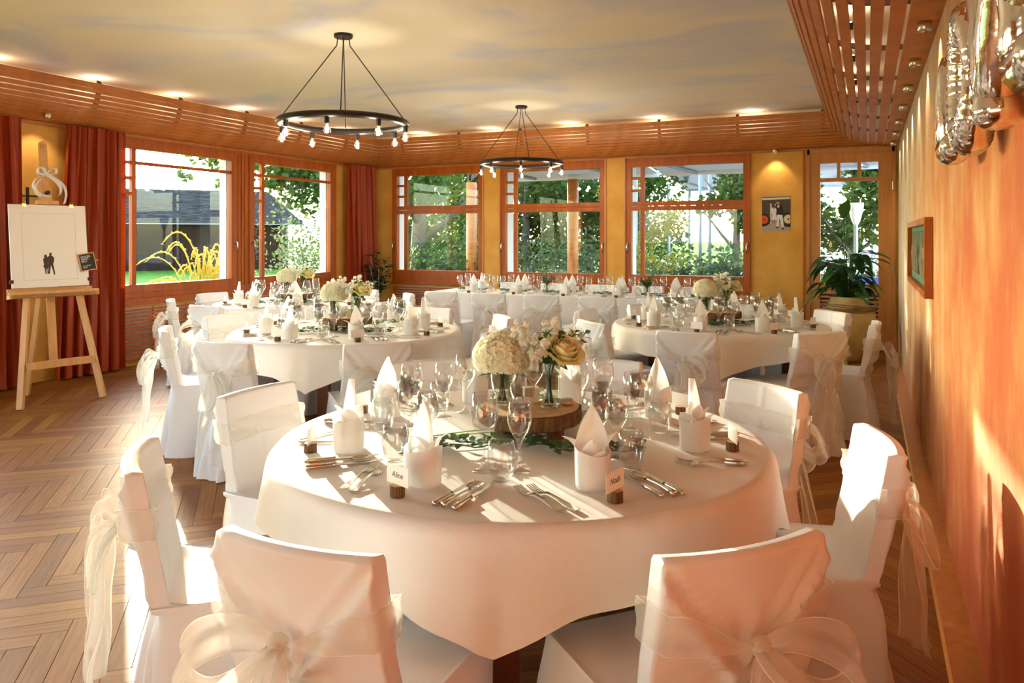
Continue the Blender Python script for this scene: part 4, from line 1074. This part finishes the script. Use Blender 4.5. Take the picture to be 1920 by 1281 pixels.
def centre(cx, cy, rot, where, seed):
    r_ = random.Random(seed); M = Matrix.Translation((cx, cy, TZ)) @ Matrix.Rotation(rot, 4, 'Z')
    def P(x, y, z): return tuple(M @ Vector((x, y, z)))
    ws = thing('wood_slice', 'bark edged wood slice stand in the centre of the %s' % where, 'stand', P(0,0,.001), rot, 'wood slice stands')
    link('slice', SLICE, ws); link('cut_face', SLTOP, ws)
    for q in range(3): link('foot', FOOT, ws, (.10*cos(q*2.1+3.6), .10*sin(q*2.1+3.6), 0))
    zt = .0965
    hv = thing('hydrangea_vase', 'glass vase with one creamy hydrangea head on the %s' % where, 'flowers', P(-.095,.03,zt), rot+1, 'hydrangea vases')
    link('vase', VASE2, hv); link('stems', STEM, hv)
    fh = obj_in('flower_head', HYDM, hv, (.0,0,.165)); obj_in('flower_core', HYDC, fh)
    lf = MB(); leaf_blade(lf, (.0,.0,.10), (.7,-.5,.1), .11, .07, .3); leaf_blade(lf, (0,0,.10), (-.6,.6,.2), .09, .06, .3); lf.build('leaf', MT['leaf_deep'], hv, True)
    rv = thing('rose_vase', 'glass vase of yellow rose and white blossom on the %s' % where, 'flowers', P(.065,-.01,zt), rot+.3, 'rose vases')
    link('vase', VASE, rv); link('stems', STEM, rv)
    ro = obj_in('rose_bloom', ROSE, rv, (.03,-.03,.165), 0, 1.45); ro.rotation_euler = (.62, .15, 0)
    for i, (x, y, z, s) in enumerate(((-.075,.0,.225,.7),(-.055,.03,.195,.75),(.03,.03,.275,.55),(-.045,-.03,.19,.7),(-.095,.02,.265,.45),(.09,.02,.23,.5))): obj_in('white_blossom', WHC[i % 3], rv, (x,y,z), i, s)
    for i, (me, x, y, rx, ry, s) in enumerate(((SPR,.05,0,0,.75,1.1),(SPR2,.03,.02,-.2,.55,1.2),(SPR,.055,-.01,.5,1.1,1.0),(SPR3,-.03,0,0,-.5,1.2),(SPR3,0,-.02,.5,-.2,1.1),(SPR2,.02,0,-.3,.2,1.35),(SPR3,.03,0,.9,.9,.8),(SPR3,-.02,-.01,.9,-.6,.8))):
        o = obj_in('sprig', me, rv, (x,y,.14), 0, s); o.rotation_euler = (rx, ry, i)
    cg = thing('candle', 'small candle in a clear glass on the %s' % where, 'candle', P(-.025,-.085,zt), 0, 'glass candles')
    link('candle_glass', CGL, cg); link('wax', WAX, cg); link('wick', WICK, cg)
    tag(MB().box(-.026,.026,-.02,.02,0,.05).build('candle_block', MT['wax'], None, False, P(.005,.075,zt), rot+.2), 'square cream block candle on the %s' % where, 'candle', 'block candles')
    tag(link('pebble', PEB, None, P(.125,.03,zt), rot), 'smooth beige pebble on the wood slice of the %s' % where, 'pebble', 'beige pebbles')
    for i, (x, y, a) in enumerate(((-.20,-.20,.35),(.16,-.245,-.18),(.16,.22,.3))):
        tag(link('eucalyptus_garland', GAR[i], None, P(x,y,.003), rot+a), '%s eucalyptus sprig lying on the %s' % (['left','right','rear'][i], where), 'greenery', 'eucalyptus sprigs')
    for i, (x, y, a) in enumerate(((-.20,-.06,.30),(-.20,-.11,.22),(.20,.08,.1))):
        tag(link('grass_blade', BLADE, None, P(x,y,.004+.003*i), rot+a), '%s long grass blade lying on the %s' % (['upper left','lower left','right'][i], where), 'greenery', 'grass blades')
for ti, (nm, cx, cy, a0) in enumerate(TABLES): centre(cx+(.02 if ti == 0 else 0), cy+(.03 if ti == 0 else 0), radians(24 if ti == 0 else 20+ti*9), nm, ti)
for i, x in enumerate((-3.42, -2.22)):
    g = thing('bud_vase', '%s small glass vase of dark greenery on the long table' % ['left','right'][i], 'flowers', (x, 8.36, TZ+.003), i, 'greenery vases')
    link('vase', VASE2, g); link('stems', STEM, g)
    for k in range(9):
        o = obj_in('sprig', SPR2 if k % 3 else SPR, g, (.01*cos(k),.01*sin(k),.10), 0, 1.25); o.rotation_euler = (.6*sin(k*2.3), .6*cos(k*2.3), k)
for i in range(6):
    tag(link('eucalyptus_garland', GAR[i % 3], None, (-4.45+.56*i+(.08 if i > 2 else 0), 8.42, TZ+.004), .05*i), '%s eucalyptus sprig along the long table' % ['leftmost','second','third','fourth','fifth','rightmost'][i], 'greenery', 'eucalyptus sprigs')

# ---------------------------------------------------------------- outdoors
struct(MB().box(-300,X0-TH,-200,300,-.5,-.35).build('ground_lawn', MT['lawn']))
struct(MB().box(X0-TH,60,Y1+TH,26,-.5,-.12).build('ground_terrace', MT['gravel']))
struct(MB().box(X0-TH,60,26,300,-.9,-.6).build('ground_shore', MT['gravel']))
struct(MB().box(X0-TH,60,-60,Y0-TH,-.5,-.12).box(X1+TH,60,Y0-TH,Y1+TH,-.5,-.12).build('ground_yard', MT['gravel']))
def ray(px, d, z=0):
    X = (px-960)/FPX*d; return Vector((_c*X-_s*d, _s*X+_c*d, z))
def barn():
    A, B = ray(60, 38), ray(540, 43); ax = (B-A).normalized(); L = (B-A).length; nz = Vector((-ax.y, ax.x, 0))   # away from us
    if nz.dot(A) < 0: nz = -nz
    root = thing('barn', 'dark timber barn with a grey shingle roof beyond the lawn', 'barn', A)
    M = Matrix(((ax.x, nz.x, 0, 0), (ax.y, nz.y, 0, 0), (0, 0, 1, 0), (0, 0, 0, 1)))
    g = -.35; ev = 2.25; rg = 4.15; dp = 4.0
    MB().box(0,L,0,2*dp,g,ev, M).build('wall', MT['barn_wood'], root)
    for i in range(int(L/.62)): MB().box(i*.62+.1,i*.62+.17,-.03,0,g,ev, M).build('wall_batten', MT['barn_wood'], root)
    MB().box(-.5,L+.7,-.55,-.48,ev-.16,ev-.05, M).build('gutter', MT['post_steel'], root)
    V = [(-.5,-.6,ev-.1),(L+.8,-.6,ev-.1),(L+.8,2*dp+.6,ev-.1),(-.5,2*dp+.6,ev-.1),(-.5,dp,rg),(L-.6,dp,rg)]
    rf = MB().add(V, [(0,1,5,4),(2,3,4,5),(1,2,5),(0,4,3),(0,3,2,1)], M).build('roof', MT['shingle'], root)
    sh = MB(); rr = random.Random(2); rows = 24
    for r_ in range(rows):
        t0, t1 = r_/rows, (r_+1)/rows; y0, y1 = -.62+(dp+.6)*t0, -.62+(dp+.6)*t1; z0, z1 = ev-.1+(rg-ev+.1)*t0, ev-.1+(rg-ev+.1)*t1
        x = -.5+rr.uniform(-.2,0); xe = L+.8-1.4*t0
        while x < xe-.2:
            w = rr.uniform(.22,.36); k = rr.uniform(.02,.06)
            sh.add([(x,y0-.02,z0+k),(x+w-.015,y0-.02,z0+k),(x+w-.015,y1,z1+.012),(x,y1,z1+.012),(x,y0-.02,z0),(x+w-.015,y0-.02,z0)], [(0,1,2,3),(4,5,1,0)], M); x += w
    o = sh.build('shingles', MT['shingle'], rf); o['kind'] = 'stuff'
barn()
def tuft(px, d, h, n, label):
    c = ray(px, d, -.35); b = MB(); r_ = random.Random(px); root = thing('tall_grass', label, 'grass', c)
    for i in range(n):
        a = r_.uniform(0, 2*pi); hh = h*r_.uniform(.55, 1.0); sp = r_.uniform(.1,.5)*h; P = [(0,0,0),(.25*sp*cos(a),.25*sp*sin(a),hh*.6),(.7*sp*cos(a),.7*sp*sin(a),hh),(1.1*sp*cos(a),1.1*sp*sin(a),hh*.82)]
        Q = [Vector((sp*1.1*(k/14)**1.3*cos(a), sp*1.1*(k/14)**1.3*sin(a), hh*(1-(1-k/14*1.3)**2))) for k in range(15)]; b.tube(Q, [.006]*6+[.011+.004*sin(k*3) for k in range(8)]+[.003], 4)
        for k in range(6, 15):
            for _ in range(3): leaf_blade(b, Q[k], (r_.uniform(-1,1), r_.uniform(-1,1), r_.uniform(-.2,1)), .035, .02, .1, n=3)
    b.build('blades', MT['dry_grass'], root, True)
tuft(378, 11.2, 1.72, 60, 'backlit yellow flowering grass outside the left window'); tuft(400, 11.0, 2.1, 5, 'tallest yellow flower spike outside the left window')
def leaves(blobs, n, size, seed):
    r_ = random.Random(seed); V = []; F = []
    wts = [q[3]**2 for q in blobs]; 
    for _ in range(n):
        cx, cy, cz, R, sq = r_.choices(blobs, wts)[0]
        v = Vector((r_.gauss(0,1), r_.gauss(0,1), r_.gauss(0,1))).normalized()*R*(r_.random()**.45)
        c = Vector((cx+v.x, cy+v.y, cz+v.z*sq)); t1 = Vector((r_.gauss(0,1), r_.gauss(0,1), r_.gauss(0,.6))).normalized(); t2 = t1.cross(Vector((r_.gauss(0,1), r_.gauss(0,1), r_.gauss(0,1)))).normalized()
        s = size*r_.uniform(.6,1.2); i = len(V)
        V += [c-t1*s*.5, c+t2*s*.32, c+t1*s*.5, c-t2*s*.32]; F.append((i,i+1,i+2,i+3))
    return MB().add(V, F)
def tree(label, px, d, h, crown, n, size, m='tree_leaf', seed=1, trunk=.16, lean=0, gz=-.15, name='tree', low=.3):
    c = ray(px, d, gz); root = thing(name, label, 'tree', c); r_ = random.Random(seed)
    tk = MB(); tk.tube([(0,0,0),(lean*.3,0,h*.3),(lean*.7,.1,h*.62),(lean,0,h*.9)], [trunk,trunk*.85,trunk*.6,trunk*.25], 9)
    for i in range(6):
        a = r_.uniform(0, 6.28); z = h*r_.uniform(.3,.7); e = (lean*.6+crown*.8*cos(a), crown*.8*sin(a), z+h*.25); tk.tube([(lean*z/h,0,z), (lean*.6+crown*.35*cos(a), crown*.35*sin(a), z+h*.10), e], [trunk*.4,trunk*.3,trunk*.1], 6)
    tk.build('trunk', MT['trunk'], root, True)
    blobs = [(lean+crown*.8*r_.uniform(-1,1), crown*.75*r_.uniform(-1,1), h*(low+(1-low)*(i+.5)/14), crown*r_.uniform(.28,.5), .75) for i in range(14)]
    leaves(blobs, n, size, seed).build('crown', MT[m], root)
tree('thick trunked tree seen through the left part of far window', 785, 16.5, 4.6, 1.6, 3600, .14, seed=1, trunk=.20, low=.55)
tree('light green tree with slanting trunk behind the far left window', 850, 22, 4.6, 2.4, 8500, .17, seed=2, trunk=.14, lean=.8, low=.2)
tree('dense tree behind the wooden post of the second far window', 985, 19, 4.2, 2.2, 8500, .16, seed=3, trunk=.13, low=.25)
tree('dark dense tree at the right of the second far window', 1105, 20, 4.4, 2.2, 8500, .16, seed=4, trunk=.14, low=.2)
tree('yellow leaved young tree left in the third far window', 1200, 17, 2.9, .9, 2600, .10, 'tree_leaf_yellow', seed=5, trunk=.05, low=.3)
tree('pollarded tree at the right of the third far window', 1380, 15, 3.2, .8, 2600, .13, seed=6, trunk=.10, low=.55)
tree('broad leaved tree filling the glass of the door', 1600, 15, 3.6, 1.3, 6000, .14, seed=7, trunk=.09, low=.4)
tree('tall tree standing between the second and third far windows', 1130, 26, 5.0, 2.2, 6000, .18, seed=9, trunk=.15, low=.2)
tree('pale green tree far behind the first and second windows', 925, 29, 5.6, 3.0, 8000, .2, seed=14, trunk=.15, low=.15)
tree('dense tree far left behind the first far window', 745, 27, 5.6, 2.8, 8000, .2, seed=15, trunk=.15, low=.15)
def branch(label, blobs_px, n, seed, base):
    root = thing('tree', label, 'tree', (base[0], base[1], -.35)); bl = []; tk = MB(); base = Vector((0, 0, base[2]+.35)); o0 = Vector(root.location); tk.tube([(0,0,0), base*.5, base], [.2,.16,.06], 8)
    for px, py, d, R in blobs_px:
        p = ray(px, d, EYE+(HY-py)/FPX*d)-o0; bl.append((p.x, p.y, p.z, R, .7)); tk.tube([base, (Vector(base)+p)/2+Vector((0,0,.3)), p], [.05,.03,.008], 5)
    tk.build('twig', MT['trunk'], root); leaves(bl, n, .22, seed).build('foliage', MT['tree_leaf'], root)
bt = ray(650, 24, -.35)
branch('leafy tree hanging into the top of the left windows', [(420,292,22,0.71),(385,288,22,0.55),(345,330,22,0.25),(415,345,22,0.24),(520,310,22,1.10),(560,315,22,1.26),(600,320,22,0.94),(570,365,22,0.79),(585,345,22,0.79),(515,340,22,0.47),(580,400,22,0.28),(545,375,22,0.39)], 2600, 12, (bt.x, bt.y, 5.2))
def bush(label, px, d, w, h, n, m, seed, gz=-.15, size=.10):
    c = ray(px, d, gz); r_ = random.Random(seed); root = thing('bush', label, 'bush', c)
    bl = [(r_.uniform(-w,w)*_c, r_.uniform(-w,w)*_s+r_.uniform(-.4,.4), h*r_.uniform(.15,.75), h*r_.uniform(.3,.45), 1) for _ in range(9)]
    leaves(bl, n, size, seed).build('foliage', MT[m], root)
    tk = MB()
    for q in bl: tk.tube([(q[0]*.4,q[1]*.4,0),(q[0],q[1],q[2])], .015, 4)
    tk.build('twigs', MT['trunk'], root)
bush('green shrub beside the barn seen in the left window', 590, 24, 1.2, 2.6, 1800, 'hedge_leaf', 21, -.35, .14)
BL = ['hedge shrub below the thick trunked tree', 'bright hedge shrub left of the wooden post', 'hedge shrub in the second far window', 'dark hedge shrub at the right of second far window', 'yellow shrub low in the third far window', 'grey green shrub in the middle of third far window', 'hedge shrub low at the right of third far window', 'hedge shrub outside the glazed door']
for i, (px, d, w, h, m) in enumerate(((770,15.5,1.0,1.2,'hedge_leaf'),(850,16,1.2,1.35,'tree_leaf'),(970,15.5,1.1,1.6,'hedge_leaf'),(1080,15.5,1.2,1.7,'hedge_leaf'),(1215,15,1.0,1.4,'tree_leaf_yellow'),(1290,15,.9,1.15,'hedge_leaf'),(1380,14.5,.8,1.3,'hedge_leaf'),(1590,14,1.0,1.3,'hedge_leaf'))):
    bush(BL[i], px, d, w, h, 2600, m, 30+i)
# terrace: wooden and steel posts, awnings, lanterns
def post(label, px, y, r_, m, h=2.58):
    x = y*((px-960)/FPX*_c-_s)/((px-960)/FPX*_s+_c)
    o = thing('terrace_post', label, 'post', (x, y, -.12)); MB().lathe([(r_,0),(r_,h)], 18).build('shaft', MT[m], o, True); MB().lathe([(r_*1.6,0),(r_*1.6,.03)], 18).build('foot_plate', MT['post_steel'], o)
post('round wooden terrace post in the first far window', 884, 13.0, .10, 'larch'); post('round wooden terrace post in the second far window', 1074, 13.0, .10, 'larch')
post('left slim steel post in the third far window', 1313, 16, .035, 'post_steel', 3.0); post('right slim steel post in the third far window', 1331, 16, .035, 'post_steel', 3.0); post('slim steel post at the left of third far window', 1191, 15, .05, 'post_steel', 3.0)
def awning(label, x0, x1, y0, y1, z0, z1):
    o = thing('awning', label, 'awning', (0,0,0))
    MB().add([(x0,y0,z1),(x1,y0,z1),(x1,y1,z0),(x0,y1,z0),(x0,y0,z1+.03),(x1,y0,z1+.03),(x1,y1,z0+.03),(x0,y1,z0+.03)], [(0,3,2,1),(4,5,6,7),(0,1,5,4),(2,3,7,6),(1,2,6,5),(3,0,4,7)]).build('canopy', MT['awning'], o)
    MB().tube([(x0,y1,z0),(x1,y1,z0)], .06, 10).build('front_tube', MT['awning'], o, True)
    if y0 > 15:
        for x in (x0+.1, x1-.1):
            for y in (y0, y1): MB().tube([(x,y,-.12),(x,y,z0)], .04, 8).build('pole', MT['post_steel'], o)
    MB().box(x0,x1,y0-.05,y0+.12,z1-.05,z1+.14).build('cassette', MT['awning'], o)
    for x in (x0+.6, x1-.6): MB().tube([(x,y0+.1,z1-.02),(x-.3,(y0+y1)/2,(z0+z1)/2-.06),(x,y1,z0-.02)], .03, 6).build('arm', MT['post_steel'], o)
awning('pale grey awning rolled out over the first two far windows', -6.2, -3.3, 10.86, 13.2, 2.52, 2.72); awning('pale grey awning rolled out over third far window and door', -3.2, .6, 10.86, 13.0, 2.52, 2.72)
awning('distant pale grey awning over the lake terrace', -4.6, .2, 19, 21.5, 2.75, 3.0)
lt = thing('garden_lantern', 'white goblet shaped lantern outside the glazed door', 'lantern', (-.16, 12.6, -.12)); MB().tube([(0,0,0),(0,0,1.72)], .03, 8).build('pole', MT['post_steel'], lt); MB().lathe([(.02,1.7),(.06,1.78),(.10,1.95),(.11,2.05),(.09,2.05)], 16).build('shade', MT['white_paint'], lt, True)
o = thing('garden_bench', 'blue covered garden seat low outside the glazed door', 'bench', (.25, 12.2, -.12)); MB().box(-.5,.5,-.3,.3,.42,.52).build('seat', MT['blue_cloth'], o); MB().box(-.5,.5,.22,.3,.52,.95).build('back', MT['blue_cloth'], o)
for x in (-.45,.45):
    for y in (-.25,.25): MB().box(x-.03,x+.03,y-.03,y+.03,0,.42).build('leg', MT['post_steel'], o)
